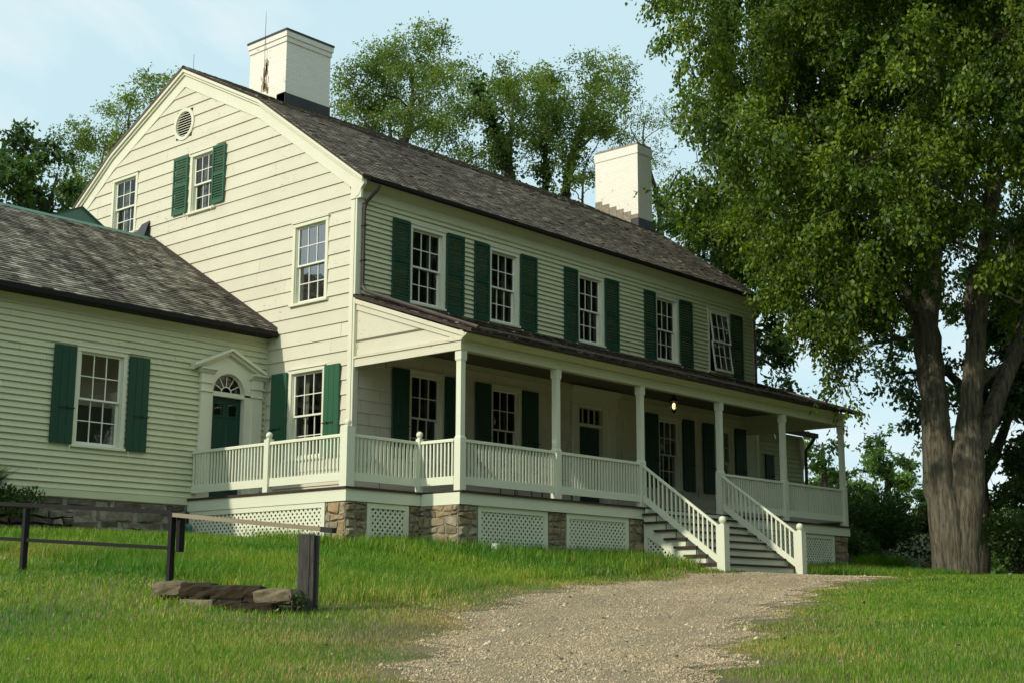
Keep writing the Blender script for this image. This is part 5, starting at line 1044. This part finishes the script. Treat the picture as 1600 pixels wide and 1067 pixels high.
def tree(name, label, spec, leafmat, barkmat, leaf=.12, per=28, nleaf=9, spray=.45, droop=.5, group=None, seed=1, cat='tree', base=None, shell=.45, shift=(0, 0, 0), twigs=3, rmin=.012, nring=10, gnarl=0.0, flat=.8, thick=1.0, sub=.2, dn=8):
    rg = np.random.default_rng(seed); r = random.Random(seed); sh = Vector(shift)
    limbs = [[(x+sh.x, y+sh.y, z+sh.z, w_) for x, y, z, w_ in L_] for L_ in spec['limbs']]; clumps = [(x+sh.x, y+sh.y, z+sh.z, q_) for x, y, z, q_ in spec['clumps']]
    b = limbs[0][0]; zb = gz(b[0], b[1]); root = thing(name, (b[0], b[1], zb), label, cat, group)
    mb = MB(**WD); nodes = []
    for li, L_ in enumerate(limbs):
        pts = [Vector(p[:3]) for p in L_]; rd = [p[3]*thick for p in L_]
        if li == 0 or (abs(pts[0].z-limbs[0][0][2]) < .6 and rd[0] > .1):
            pts.insert(0, Vector((pts[0].x, pts[0].y, min(zb-.3, pts[0].z-.3)))); rd.insert(0, rd[0]*1.18)
        D_, R_ = [], []
        for i in range(len(pts)-1):
            p0, p1, p2, p3 = pts[max(i-1, 0)], pts[i], pts[i+1], pts[min(i+2, len(pts)-1)]; k = max(3, int((p2-p1).length/.35))
            for j in range(k):
                t = j/k; D_.append(.5*((2*p1)+(-p0+p2)*t+(2*p0-5*p1+4*p2-p3)*t*t+(-p0+3*p1-3*p2+p3)*t**3)+Vector((r.gauss(0, 1), r.gauss(0, 1), 0))*rd[i]*.05); R_.append(rd[i]+(rd[i+1]-rd[i])*t)
        D_.append(pts[-1]); R_.append(rd[-1]*(.5 if rd[-1] < .16 else 1)); R_ = [q*(1 if j_ < len(R_)-8 else (len(R_)-j_)/9*.7+.3) for j_, q in enumerate(R_)] if rd[-1] < .16 else R_
        if gnarl and R_[0] > .2:
            tmp = MB(**WD); tmp.tube(D_, R_, 26)
            vv = []
            for q, v in enumerate(tmp.v):
                c = D_[q//26]; ang_ = 2*math.pi*(q % 26)/26; z_ = v[2]
                k = 1+gnarl*(.5*math.sin(ang_*3+z_*.35+li*2)+.35*math.sin(ang_*7+z_*.8)+.25*math.sin(ang_*11-z_*.5))+.12*max(0, 1-(z_-zb)/.7)**2
                vv.append((c.x+(v[0]-c.x)*k, c.y+(v[1]-c.y)*k, v[2]))
            n0 = len(mb.v); mb.v += vv; mb.f += [tuple(a+n0 for a in f) for f in tmp.f]
        else: mb.tube(D_, R_, nring if R_[0] > .05 else 6)
        nodes += [(d_, q_) for d_, q_ in zip(D_, R_)]
    zlow = min(c[2]-c[3] for c in clumps); zmean = sum(c[2] for c in clumps)/len(clumps)
    for (x, y, z, q_) in sorted(clumps, key=lambda c: min((Vector(c[:3])-nd[0]).length for nd in nodes)):
        c = Vector((x, y, z)); best = min((nd for nd in nodes), key=lambda nd: (c-nd[0]).length+max(0, nd[0].z-c.z+.3)*1.2+(2 if nd[0].z < zlow-1.5 else 0)+(max(0, c.z+.6-nd[0].z)*2.5 if droop > .8 and c.z < zmean else 0))
        p0, r0 = best; r0 = max(min(r0*.55, .016+.02*(c-p0).length+q_*.012), rmin); k = 9; path = []; ax = Vector((r.gauss(0, 1), r.gauss(0, 1), r.gauss(0, .6)))*(c-p0).length*.07
        for j in range(k+1):
            t = j/k; path.append(p0.lerp(c, t)+ax*math.sin(t*math.pi*1.6)+Vector((0, 0, 1))*(c-p0).length*.10*math.sin(t*math.pi)+Vector((r.gauss(0, 1), r.gauss(0, 1), r.gauss(0, 1)))*.03*(1 if 0 < j < k else 0))
        rr_ = [r0*(1-.6*j/k) for j in range(k+1)]; mb.tube(path, rr_, 6, cap=False); nodes += list(zip(path[3:], rr_[3:]))
        for _ in range(twigs*2):
            s_ = path[r.randint(5, k)]; e = c+Vector((r.gauss(0, 1), r.gauss(0, 1), r.gauss(0, .8))).normalized()*q_*r.uniform(.6, 1.0); md = s_.lerp(e, .5)+Vector((r.gauss(0, .1), r.gauss(0, .1), r.gauss(.12, .08)))*q_
            mb.tube([s_, md, e], [rr_[-1]*.6, rr_[-1]*.4, rmin*.35], 4, cap=False)
    mb.build('trunk', M[barkmat], root, smooth=True)
    P, A, B, l, w_ = cloud(rg, clumps, per, leaf, nleaf, spray, droop, shell=shell, flat=flat, sub=sub, dn=dn)
    leaves_mesh('crown', P, A, B, l, w_, M[leafmat], root); return root, nodes

bigspec = dict(limbs=[BIG_LIMBS[k] for k in ('stemL', 'stemR', 'L1', 'L2', 'R1', 'R1b', 'R2', 'R3', 'R4')], clumps=BIG_CLUMPS)
bt, _ = tree('linden_tree', 'huge twin-stemmed shade tree with furrowed bark at right, its crown hanging over the lawn', bigspec, 'leafbig', 'bark', leaf=.13, per=125, nleaf=11, spray=.55, droop=.9, seed=5, gnarl=.14, rmin=.014, shell=.5, thick=.86)
LG = 'tall locust trees behind the house roof'
tree('locust_tree', 'airy locust tree spreading its open crown just right of the near chimney', LOC_A, 'leafloc', 'bark2', leaf=.105, per=560, nleaf=7, spray=.4, droop=.25, group=LG, thick=.72, sub=.30, dn=16, seed=21, twigs=4, rmin=.02)
tree('locust_tree', 'locust leaning left with an ivy-wrapped trunk, second from the near chimney', LOC_B, 'leafloc', 'bark2', leaf=.105, per=560, nleaf=7, spray=.4, droop=.3, group=LG, thick=.72, sub=.30, dn=16, seed=22, rmin=.02)
tree('locust_tree', 'upright double-trunked locust just left of the far chimney', LOC_C, 'leafloc', 'bark2', leaf=.105, per=560, nleaf=7, spray=.4, droop=.3, group=LG, thick=.72, sub=.30, dn=16, seed=23, rmin=.02)
tree('locust_tree', 'thin sparse locust showing around and right of the far chimney', LOC_D, 'leafloc', 'bark2', leaf=.085, per=250, nleaf=6, spray=.4, droop=.3, group=LG, thick=.72, sub=.30, dn=16, seed=24, rmin=.02)
tree('locust_tree', 'sparse pale locust above the left slope of the gable', LOC_E, 'leafloc', 'bark2', leaf=.105, per=560, nleaf=7, spray=.4, droop=.3, group=LG, thick=.72, sub=.30, dn=16, seed=25, rmin=.02)
tree('maple_tree', 'dense dark maple at the far left edge behind the wing roof', MAPLE_L, 'leafmap', 'bark2', leaf=.19, per=220, nleaf=8, spray=.4, droop=.4, seed=26)
tree('maple_tree', 'dark bushy maple rising behind the right end of the house', MAPLE_R, 'leafmap', 'bark2', leaf=.19, per=210, nleaf=8, spray=.4, droop=.4, seed=27)
FG = 'trees beyond the lawn at right'
tree('small_tree', 'bluish green tree right behind the end post of the porch', FAR_1, 'leaffar', 'bark2', leaf=.18, per=190, nleaf=7, spray=.4, droop=.3, group=FG, seed=28)
tree('small_tree', 'bright rounded tree between the porch end and the big trunk', FAR_2, 'leaffar', 'bark2', leaf=.19, per=200, nleaf=7, spray=.4, droop=.3, group=FG, seed=29)
tree('small_tree', 'dark spreading tree behind the twin trunk with a branch reaching left into the sky', FAR_3, 'leafmap', 'bark2', leaf=.19, per=200, nleaf=7, spray=.4, droop=.5, group=FG, seed=30)
tree('small_tree', 'low tree at the right edge behind the big trunk, sky showing through it', FAR_4, 'leaffar', 'bark2', leaf=.17, per=120, nleaf=7, spray=.4, droop=.3, group=FG, seed=31)
# creepers climbing the locust trunks are parts of those trees
def vine(root_name, spec, idxs, seed, rad=.5, dens=260):
    root = [o for o in COL.objects if o.name == root_name][0]; rg = np.random.default_rng(seed); Ps = []
    for li in idxs:
        L_ = spec['limbs'][li]
        for a, b in zip(L_[:-1], L_[1:]):
            a_, b_ = np.array(a[:3]), np.array(b[:3]); n_ = int(np.linalg.norm(b_-a_)*dens); t = rg.random(n_)[:, None]
            Ps.append(a_+(b_-a_)*t+unit(rg.normal(size=(n_, 3)))*(rg.random((n_, 1))**.7)*rad*(.55+.3*np.sin(t*9+li)+.35*np.sin(t*23+2*li)))
    P = np.concatenate(Ps); m_ = len(P); A = unit(rg.normal(size=(m_, 3))+np.array((0, 0, -.6))); B = unit(np.cross(A, rg.normal(size=(m_, 3))))
    leaves_mesh('ivy', P, A, B, .17*(.6+.7*rg.random(m_)), .14*(.6+.7*rg.random(m_)), M['leafvine'], root)
vine('locust_tree.001', LOC_B, (0,), 1, .6, 300); vine('locust_tree.002', LOC_C, (0, 1), 2, .42, 170); vine('locust_tree.004', LOC_E, (0,), 3, .35, 80)
# the far-off wood behind everything closes the horizon
rg = np.random.default_rng(9); hz = []
for a in np.arange(-8, 108, 3.2):
    th = math.radians(a); 
    for k in range(2):
        d_ = 95+rg.random()*25; x, y = -17.8+math.sin(th)*d_, -19.8+math.cos(th)*d_; hz.append((x, y, -2.5+2.2+k*2.6+rg.random(), 3.4))
P, A, B, l, w_ = cloud(rg, hz, 26, .55, 6, 1.0, .2)
tag(leaves_mesh('distant_wood', P, A, B, l, w_, M['leaffar'], None), 'distant mass of green woodland closing the view beyond the trees', 'wood', kind='stuff')

def shrub(name, label, c, r, h, mat, leaf, n_, cat='shrub', flowers=0, seed=0, blades=False, group=None):
    rg = np.random.default_rng(seed); z = gz(c[0], c[1]) if len(c) < 3 else c[2]; root = thing(name, (c[0], c[1], z), label, cat, group)
    st_ = MB(**WD)
    for i in range(9):
        a = rg.random()*6.28; q_ = rg.random()*.8; st_.tube([(c[0]+.05*math.cos(a), c[1]+.05*math.sin(a), z-.1), (c[0]+r*q_*.6*math.cos(a), c[1]+r*q_*.6*math.sin(a), z+h*.5), (c[0]+r*q_*math.cos(a), c[1]+r*q_*math.sin(a), z+h*.85)], [.02, .013, .005], 5)
    st_.build('stem', M['bark2'], root)
    if blades:
        a = rg.random(n_)*6.283; q_ = rg.random(n_)**.6; bx = np.stack([c[0]+np.cos(a)*q_*r*.55, c[1]+np.sin(a)*q_*r*.55, np.full(n_, z)], 1); ln_ = h*(.5+.5*rg.random(n_)); lean = np.stack([np.cos(a), np.sin(a), np.zeros(n_)], 1)*(.15+.5*q_)[:, None]
        V = []; wv = np.stack([-np.sin(a+.5), np.cos(a+.5), np.zeros(n_)], 1)*.012
        for t, ww in ((0, 1), (.4, .9), (.75, .6), (1, .05)):
            p = bx+lean*(ln_*t*t)[:, None]+np.array((0, 0, 1))*(ln_*t*(1-.25*t*q_))[:, None]; V += [p-wv*ww, p+wv*ww]
        V = np.stack(V, 1).reshape(-1, 3); i0 = (np.arange(n_)*8)[:, None, None]; F_ = (i0+np.array([[0, 1, 3, 2], [2, 3, 5, 4], [4, 5, 7, 6]])[None]).reshape(-1, 4)
        np_mesh('foliage', V, F_, M[mat], root)
    else:
        cl = [(c[0]+rg.normal()*r*.35, c[1]+rg.normal()*r*.35, z+h*(.35+.4*rg.random()), r*.42) for _ in range(9)]
        d = unit(rg.normal(size=(n_, 3))); k = rg.integers(0, 9, n_); ca = np.array(cl)[k]; P = ca[:, :3]+d*(rg.random((n_, 1))**.35)*ca[:, 3:4]; P[:, 2] = np.maximum(P[:, 2], z-.05)
        A = unit(rg.normal(size=(n_, 3))*.7+d); B = unit(np.cross(A, rg.normal(size=(n_, 3)))); leaves_mesh('foliage', P, A, B, leaf*(.6+.8*rg.random(n_)), leaf*.55*(.6+.8*rg.random(n_)), M[mat], root)
        if flowers:
            d = unit(rg.normal(size=(flowers, 3))); k = rg.integers(0, 9, flowers); ca = np.array(cl)[k]; P = ca[:, :3]+d*ca[:, 3:4]*(.95+.12*rg.random((flowers, 1))); P[:, 2] = np.maximum(P[:, 2], z)
            A = unit(rg.normal(size=(flowers, 3))); B = unit(np.cross(A, d)); leaves_mesh('blossom', P, A, B, .09*(.6+.8*rg.random(flowers)), .09*(.6+.6*rg.random(flowers)), M['petal'], root)
    return root
shrub('flowering_shrub', 'round white-blossomed shrub at the left foot of the big trunk', (20.1, -1.9), 1.0, 1.3, 'leafshrub', .10, 9000, flowers=3200, seed=3)
shrub('flowering_shrub', 'taller thin white-flecked shrub rising behind the round blossoming one', (23.2, -.7), 1.0, 3.0, 'leafshrub', .11, 6000, flowers=700, seed=4)
shrub('shrub', 'dark speckled shrub just right of the big trunk', (21.0, -4.6), 1.4, 2.2, 'leafshrub', .10, 9000, flowers=260, seed=5)
shrub('shrub', 'dark leafy shrub at the right edge of the lawn', (22.5, -6.4), 1.5, 2.4, 'leafmap', .10, 9000, flowers=200, seed=6)
shrub('shrub', 'low dark bush beyond the right end of the porch', (17.6, -.6), 1.5, 1.9, 'leafmap', .11, 12000, seed=7)
shrub('shrub', 'mid-height dark bush between the porch end and the white blossom', (20.5, .6), 2.0, 3.0, 'leafmap', .12, 16000, seed=8)
shrub('tall_grass', 'clump of long unmown grass at the right foot of the porch', (16.2, -2.5), 1.5, .75, 'grass', .1, 3500, cat='grass clump', seed=9, blades=True)
shrub('lily_clump', 'arching bright green clump of strap leaves at the left edge against the wing', (-6.7, 1.95, -.47), .72, .95, 'leafshrub', .1, 3200, cat='plant', seed=10, blades=True)
shrub('creeper', 'small-leaved low plant trailing over the stone wall below the strap leaves', (-5.85, 1.85, -.52), .55, .32, 'leafshrub', .07, 2600, cat='plant', seed=11)
shrub('weed', 'leafy weed growing at the foot of the timber post', (-8.66, -8.93), .13, .22, 'leafshrub', .035, 150, cat='plant', seed=12)
# unseen trees added to block sky light from the front and fill window reflections
rg = np.random.default_rng(77)
for i, (x, y, ht) in enumerate(((-4, -29, 19), (3, -26, 20), (10, -27, 21), (17, -25, 20), (24, -26, 21), (31, -23, 20), (38, -24, 21), (44, -19, 20), (14, -33, 24), (28, -32, 24), (52, -24, 20), (-24, -27, 17), (-14, -31, 18), (40, -13, 17))):
    z = gz(x, y); cl = []
    for k in range(26):
        d = rg.normal(size=3); d /= np.linalg.norm(d); q = rg.random()**.4; cl.append((x+d[0]*q*4.2, y+d[1]*q*4.2, z+ht*.54+d[2]*q*ht*.42, 1.9))
    sp2 = dict(limbs=[[(x, y, z+.2, .34), (x+.3, y, z+ht*.3, .27), (x, y+.3, z+ht*.65, .16), (x, y, z+ht*.9, .05)]], clumps=cl)
    tree('unseen_shade_tree', 'tall leafy unseen tree added across the lawn to darken the house front and its windows', sp2, 'leafmap', 'bark2', leaf=.5, per=13, nleaf=8, spray=.8, droop=.3, group='unseen trees added across the lawn, mirrored in the windows', seed=50+i, twigs=0)

rg = np.random.default_rng(78)
for i, (x, y, ht) in enumerate(((-27, 1.5, 13.5), (-30, 8, 13.5))):
    z = gz(x, y); cl = []
    for k in range(20):
        d = rg.normal(size=3); d /= np.linalg.norm(d); q = rg.random()**.4; cl.append((x+d[0]*q*3.2, y+d[1]*q*3.4, z+ht*.56+d[2]*q*ht*.38, 1.4))
    sp2 = dict(limbs=[[(x, y, z+.2, .3), (x+.3, y, z+ht*.3, .23), (x, y+.3, z+ht*.65, .14), (x, y, z+ht*.9, .05)]], clumps=cl)
    tree('unseen_shade_tree', 'loose-crowned tree beside the wing, outside the picture at left', sp2, 'leafmap', 'bark2', leaf=.3, per=7, nleaf=7, spray=.7, droop=.3, group='trees beside the wing', seed=80+i, twigs=0)

# ---- grass blades: many short ones on the lawn, longer near the house
def grass(seed, n_, xr, yr, hfun, wfun, keep):
    rg = np.random.default_rng(seed); x = rg.uniform(*xr, n_); y = rg.uniform(*yr, n_); k = keep(x, y, rg); x, y = x[k], y[k]; n_ = len(x); z = ground_z(x, y)
    h_ = hfun(x, y, rg)*(.5+.8*rg.random(n_)); a = rg.random(n_)*6.283; ww = wfun(x, y); le = .15+.75*rg.random(n_)**1.5
    lean = np.stack([np.cos(a), np.sin(a), np.zeros(n_)], 1)*(h_*le)[:, None]; sd2 = np.stack([-np.sin(a), np.cos(a), np.zeros(n_)], 1)*ww[:, None]
    b0 = np.stack([x, y, z-.01], 1); up_ = np.array((0, 0, 1.)); m1 = b0+up_*(h_*.55)[:, None]+lean*.3; m2 = b0+up_*(h_*(1-.25*le))[:, None]+lean
    return np.stack([b0-sd2*.6, b0+sd2*.6, m1+sd2*.5, m1-sd2*.5, m2+sd2*.06, m2-sd2*.06], 1).reshape(-1, 3)
camx, camy = -17.78, -19.84
def view(x, y, pad=.56):
    dx, dy = x-camx, y-camy; f = dx*math.sin(yaw)+dy*math.cos(yaw); r_ = dx*math.cos(yaw)-dy*math.sin(yaw); return (f > 6) & (np.abs(r_) < pad*f+.6)
def solid(x, y):  # ground hidden under the house and decks
    return ((x > -1.7) & (y > -1.8)) | ((x > .05) & (y > -2.75) & (x < 14)) | ((x > 5.45) & (x < 8.4) & (y > -4.7) & (y < 0)) | ((y > 2.5) & (x < 0)) | ((x < -4.78) & (y > 1.65))
def near_edge(x, y): return drive_edge(x, y)
def dens(x, y): return np.hypot(x-camx, y-camy)
def patch(x, y): return .5+.5*np.sin(x*.9+1.3*np.sin(y*.7))*np.cos(y*1.1+.8*np.sin(x*1.3))
def hf(x, y, rg):
    hd = np.minimum(np.maximum(-2.9-y, 0)+np.maximum(-2-x, 0)*.4, 9); d_ = dens(x, y); e = near_edge(x, y)
    h_ = .055+.03*patch(x*1.7, y*1.7)+.15*np.exp(-(hd/1.8)**2)*(x > -2.5)*(y < 0)
    bank = ((x+y*.0) > -8.3) & (e > .7) & (y > -8.6) & (y > x*.18-8.2)
    h_ = h_+np.where(bank, .06+.05*patch(x, y), 0)
    return h_*np.clip(.38+e*.7, .25, 1)
allV = []
def kp(dmin, dmax, prob=1.0):
    def f(x, y, rg):
        d_ = dens(x, y); e = near_edge(x, y); s_ = rg.random(len(x))
        return view(x, y) & (d_ > dmin) & (d_ <= dmax) & ~solid(x, y) & ((e > -.12+.45*patch(x*2.3, y*2.3)*s_) | (s_ < .012)) & (s_ < prob)
    return f
allV.append(grass(1, 1000000, (-15, 4), (-22, -3), hf, lambda x, y: np.full(len(x), .0042), kp(7.5, 13.5)))
allV.append(grass(2, 900000, (-15, 10), (-25, 2.5), hf, lambda x, y: np.full(len(x), .0065), kp(13.5, 21)))
allV.append(grass(3, 1000000, (-15, 26), (-25, 5), hf, lambda x, y: np.full(len(x), .0105), kp(21, 40)))
V = np.concatenate(allV); nb = len(V)//6; i0 = (np.arange(nb)*6)[:, None, None]
F_ = (i0+np.array([[0, 1, 2, 3], [3, 2, 4, 5]])[None]).reshape(-1, 4); print('grass blades', nb)
gob = np_mesh('lawn_grass', V, F_, M['grass'], None)
gob.data.materials.append(M['drygrass']); bx_, by_ = V[::6, 0], V[::6, 1]; rg = np.random.default_rng(8); ee = drive_edge(bx_, by_)
left = (by_ > -.78*(bx_+11.2)-13.25) | (by_ > -.6*bx_-16.4)
pd = np.exp(-np.maximum(ee, 0)/np.where(left & (bx_ < -4), .75, .35))*.8*(.5+.7*patch(bx_*2.1+1, by_*2.1))+.8*np.exp(-(((bx_+8.5)/1.5)**2+((by_+10.6)/.9)**2))+.05*(patch(bx_*1.3+2, by_*1.3) > .8)+.35*np.exp(-(((bx_+8.2)/1.1)**2+((by_+2.9)/.7)**2))+.02
gob.data.polygons.foreach_set('material_index', np.repeat((rg.random(nb) < pd).astype(np.int32), 2))
tag(gob, 'green lawn grass, rougher and longer on the bank below the porch', 'grass', kind='stuff')
# ---- loose stones on the drive, a few leaves and twigs
def pebbles(seed, n_, size, spill):
    rg = np.random.default_rng(seed); i = rg.integers(0, len(rows)-1, n_); t = rg.random(n_); u = rg.random(n_)*(1+2*spill)-spill; rut = np.minimum(np.abs(u-.27), np.abs(u-.74)); kr = (rut > .085) | (rg.random(n_) < .45); i, t, u = i[kr], t[kr], u[kr]; n_ = len(u)
    a = rows[i, 0]*(1-t)[:, None]+rows[i+1, 0]*t[:, None]; b = rows[i, -1]*(1-t)[:, None]+rows[i+1, -1]*t[:, None]; p = a+(b-a)*u[:, None]; k = view(p[:, 0], p[:, 1]); p = p[k]; n_ = len(p)
    z = ground_z(p[:, 0], p[:, 1])+.022-.02*(np.abs(u[k]-.5) > .48); s_ = size*(.4+rg.random(n_)**3*1.6); c = np.array([(1, 0, 0), (0, 1, 0), (-1, 0, 0), (0, -1, 0), (0, 0, .75), (.0, 0, -.6)], float)
    a_ = rg.random(n_)*6.28; V = c[None]*(s_[:, None]*(1+.5*rg.normal(size=(n_, 6))*.6))[..., None]; x = V[..., 0]*np.cos(a_)[:, None]-V[..., 1]*np.sin(a_)[:, None]; y = V[..., 0]*np.sin(a_)[:, None]+V[..., 1]*np.cos(a_)[:, None]
    V = np.stack([x, y, V[..., 2]], 2)+np.stack([p[:, 0], p[:, 1], z+.1*s_], 1)[:, None]; i0 = (np.arange(n_)*6)[:, None, None]
    return V.reshape(-1, 3), (i0+np.array([[0, 1, 4], [1, 2, 4], [2, 3, 4], [3, 0, 4], [1, 0, 5], [2, 1, 5], [3, 2, 5], [0, 3, 5]])[None]).reshape(-1, 3)
V1, F1_ = pebbles(1, 240000, .0058, .05); V2, F2_ = pebbles(2, 3500, .015, .06)
tag(np_mesh('loose_gravel', np.concatenate([V1, V2]), np.concatenate([F1_, F2_+len(V1)]), M['pebble'], None), 'loose grey and tan stones strewn over the gravel drive', 'gravel', kind='stuff')
# a few dandelions and fallen leaves
rg = np.random.default_rng(5); n_ = 420; x = rg.uniform(-14, 12, n_*6); y = rg.uniform(-20, -3, n_*6); k = view(x, y) & ~solid(x, y); x, y = x[k][:n_], y[k][:n_]; n_ = len(x)
P = np.stack([x, y, ground_z(x, y)+.035], 1); A = unit(np.stack([rg.normal(size=n_), rg.normal(size=n_), rg.normal(size=n_)*.2], 1)); B = unit(np.cross(A, np.array((0, 0, 1.))+rg.normal(size=(n_, 3))*.3))
tag(leaves_mesh('fallen_leaves', P, A, B, .035+.04*rg.random(n_), .03+.03*rg.random(n_), M['palewood'], None), 'dry fallen leaves and bits scattered over lawn and drive', 'leaf litter', kind='stuff')
for o in list(bpy.data.objects):
    if 'base' in o: del o['base']
